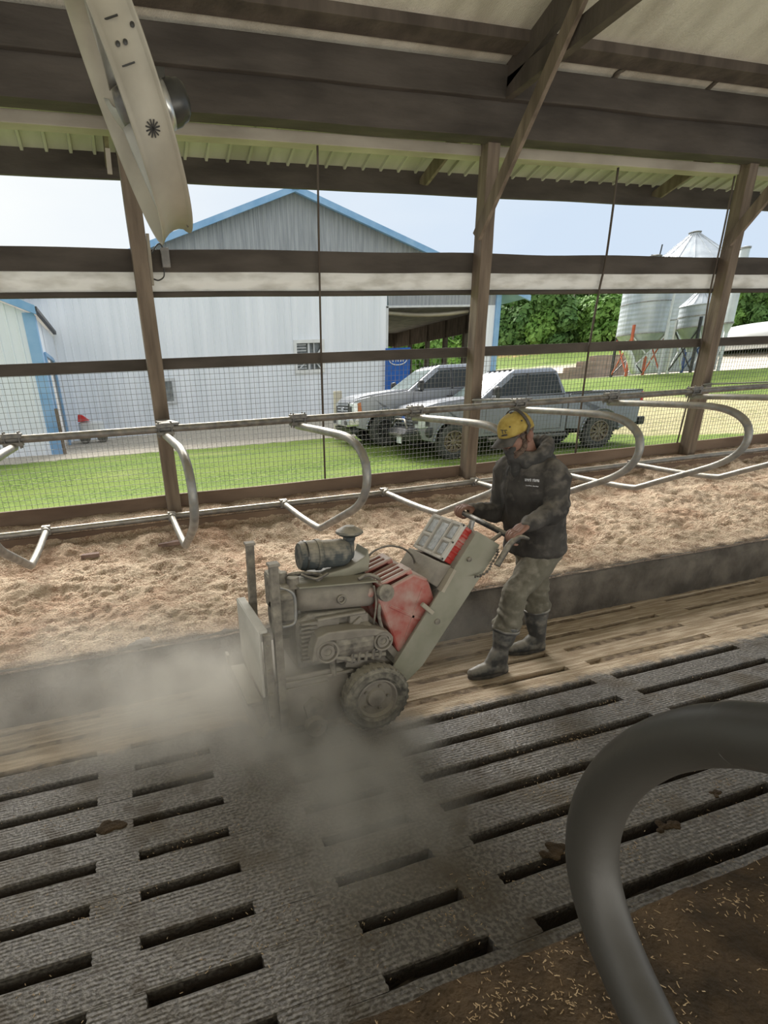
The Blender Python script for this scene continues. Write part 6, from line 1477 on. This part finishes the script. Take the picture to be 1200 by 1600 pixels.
# ---------------- trees: a bushy crown of many leaf clumps on a trunk
def leaf_crown(rnd, w_, h_, n):
    bm = B(); lobes = [(rnd.uniform(-.55, .55) * w_, rnd.uniform(-.55, .55) * w_, rnd.uniform(.10, .85) * h_, rnd.uniform(.26, .46) * w_) for _ in range(20)] + [(0, 0, .8 * h_, .35 * w_)]
    for _ in range(n):
        lx, ly, lz, lr = rnd.choice(lobes); v = Vector((rnd.gauss(0, 1), rnd.gauss(0, 1), rnd.gauss(0, 1))).normalized() * lr * rnd.uniform(.55, 1.12); v.z *= .85
        p = Vector((lx, ly, lz)) + v; s = rnd.uniform(.20, .50)
        nrm = (v.normalized() + Vector((rnd.uniform(-.6, .6), rnd.uniform(-.6, .6), rnd.uniform(-.2, .8)))).normalized(); u = nrm.orthogonal().normalized(); q = nrm.cross(u)
        a = rnd.uniform(0, PI); u, q = u * math.cos(a) + q * math.sin(a), q * math.cos(a) - u * math.sin(a)
        vs = [bm.verts.new(p + u * s), bm.verts.new(p + q * s * .6 + nrm * s * .15), bm.verts.new(p - u * s), bm.verts.new(p - q * s * .6 + nrm * s * .15)]; bm.faces.new(vs)
    for lx, ly, lz, lr in lobes: ell(bm, (lx, ly, lz), (lr * .62, lr * .62, lr * .55), seg=8)
    me = bpy.data.meshes.new('crown'); bm.to_mesh(me); bm.free(); return me
rnd = random.Random(21); crowns = [leaf_crown(rnd, 3.4, 8.5, 5200), leaf_crown(rnd, 2.8, 10.5, 5200), leaf_crown(rnd, 3.6, 6.5, 4800)]
def trunkm():
    bm = B(); tube(bm, [(0, 0, -.5), (.1, 0, 3), (-.1, .1, 6), (0, 0, 8.5)], [.22, .18, .12, .05], 8)
    me = bpy.data.meshes.new('trunk'); bm.to_mesh(me); bm.free(); return me
tm = trunkm(); lm = [M['leafA'], M['leafB'], M['leafC']]
shape = ['broad leafy', 'tall slender leafy', 'low round bushy']; tone = ['mid green', 'dark green', 'bright green']
def ordn(k): return ['first', 'second', 'third', 'fourth', 'fifth', 'sixth', 'seventh', 'eighth', 'ninth', 'tenth', 'eleventh', 'twelfth', 'thirteenth', 'fourteenth', 'fifteenth', 'sixteenth', 'seventeenth', 'eighteenth', 'nineteenth', 'twentieth', 'twenty-first', 'twenty-second'][k]
def tree(x, y, z, k, t_, sc_, lab, grp):
    e = empty('tree', (x, y, z), rnd.uniform(0, 6), label=lab, cat='tree', group=grp); e.scale = (sc_, sc_, sc_ * rnd.uniform(.9, 1.15))
    me = crowns[k]; o_ = bpy.data.objects.new('crown', me.copy() if False else me); 
    col.objects.link(o_); o_.parent = e
    if not me.materials: me.materials.append(lm[0])
    o_.material_slots[0].link = 'OBJECT'; o_.material_slots[0].material = lm[t_]
    u = bpy.data.objects.new('trunk', tm); col.objects.link(u); u.parent = e
    if not tm.materials: tm.materials.append(M['bark'])
def spot(px, dist):      # ground point in the picture's direction px at a given range
    v = ray(px, 500); v.z = 0; v.normalize(); return v * dist
rows = [('front row of the wood', 92, [(772, 2), (800, 2), (822, 0), (846, 2), (868, 0), (893, 2), (915, 0), (938, 2), (960, 2), (985, 0)], .92), ('back row of the wood', 104, [(760, 1), (783, 0), (808, 1), (832, 0), (856, 1), (880, 1), (905, 0), (930, 1), (955, 0), (978, 1), (1005, 0)], 1.12)]
for nm, dist, L_, s0 in rows:
    for i, (px, k) in enumerate(L_):
        p = spot(px, dist * rnd.uniform(.97, 1.04)); tree(p.x, p.y, gz(p.x, p.y) - .6, k, rnd.choice((0, 0, 1, 2) if s0 < 1 else (0, 1, 1)), s0 * rnd.uniform(.9, 1.15), '%s tree from the left in the %s' % (ordn(i), nm), 'trees behind the yard')
for i, px in enumerate((1130, 1155, 1175, 1195, 1215)):
    p = spot(px, 100); tree(p.x, p.y, gz(p.x, p.y) - .5, (0, 1, 0, 1, 0)[i], (0, 1, 1, 0, 1)[i], (0.85, 0.8, 0.8, 0.72, 0.66)[i], '%s tree from the left above the white dome' % ordn(i), 'trees above the dome')
for i, px in enumerate((598, 618, 637, 655, 672, 690, 708, 726, 745)):
    p = spot(px, 62 + 3 * (i % 2)); tree(p.x, p.y, 0.6, (2, 0, 1)[i % 3], (2, 0, 0)[i % 3], rnd.uniform(.75, .95), '%s tree from the left seen through the barn opening' % ordn(i), 'trees seen through the barn')

# ================================================================== DUST IN THE AIR
m = bpy.data.materials.new('airborne_dust'); m.use_nodes = True
nt = m.node_tree; nt.nodes.clear(); L = nt.links.new
o = nt.nodes.new('ShaderNodeOutputMaterial'); pv_ = nt.nodes.new('ShaderNodeVolumePrincipled')
pv_.inputs['Color'].default_value = (0.86, 0.83, 0.76, 1); pv_.inputs['Anisotropy'].default_value = 0.15
ge = nt.nodes.new('ShaderNodeNewGeometry'); tcn = nt.nodes.new('ShaderNodeTexCoord')
def blob(c, r, a, pw=1.0):
    mp = nt.nodes.new('ShaderNodeMapping'); mp.vector_type = 'POINT'
    mp.inputs['Scale'].default_value = [1 / q for q in r]; mp.inputs['Location'].default_value = [-cc / q for cc, q in zip(c, r)]
    L(ge.outputs['Position'], mp.inputs[0])
    ln = nt.nodes.new('ShaderNodeVectorMath'); ln.operation = 'LENGTH'; L(mp.outputs[0], ln.inputs[0])
    mr = nt.nodes.new('ShaderNodeMapRange'); mr.interpolation_type = 'SMOOTHERSTEP'; L(ln.outputs['Value'], mr.inputs[0])
    mr.inputs[1].default_value = 1.0; mr.inputs[2].default_value = 0.0; mr.inputs[3].default_value = 0.0; mr.inputs[4].default_value = a
    return mr.outputs[0]
BL = [((0.30, 2.75, 0.15), (1.05, 0.75, 0.65), 3.4), ((-0.35, 3.0, 0.25), (1.5, 0.8, 0.75), 1.1), ((0.72, 2.26, 0.06), (0.60, 0.48, 0.38), 5.8),
      ((0.85, 1.85, 0.05), (0.70, 0.60, 0.30), 4.2), ((0.72, 2.55, 0.45), (0.55, 0.40, 0.55), 1.6), ((1.25, 2.20, 0.05), (0.32, 0.28, 0.22), 4.5), ((0.72, 1.62, 0.03), (0.60, 0.45, 0.20), 2.0), ((1.9, 3.05, 0.1), (0.9, 0.5, 0.5), 0.45)]
acc = None
for bb in BL:
    v = blob(*bb)
    if acc is None: acc = v
    else:
        n = nt.nodes.new('ShaderNodeMath'); n.operation = 'ADD'; L(acc, n.inputs[0]); L(v, n.inputs[1]); acc = n.outputs[0]
nn = nt.nodes.new('ShaderNodeTexNoise'); nn.inputs['Scale'].default_value = 3.6; nn.inputs['Detail'].default_value = 4; L(ge.outputs['Position'], nn.inputs['Vector'])
mr = nt.nodes.new('ShaderNodeMapRange'); L(nn.outputs['Fac'], mr.inputs[0]); mr.inputs[1].default_value = 0.33; mr.inputs[2].default_value = 0.68; mr.inputs[3].default_value = 0.25; mr.inputs[4].default_value = 1.5
n = nt.nodes.new('ShaderNodeMath'); n.operation = 'MULTIPLY'; L(acc, n.inputs[0]); L(mr.outputs[0], n.inputs[1])
L(n.outputs[0], pv_.inputs['Density']); L(pv_.outputs[0], o.inputs['Volume'])
bm = B(); box(bm, (-1.9, 1.2, 0.004), (2.9, 3.80, 1.10))
tag(obj('dust_cloud', bm, m, local=True), 'pale dust cloud billowing low around the front of the machine', 'dust', kind='stuff')
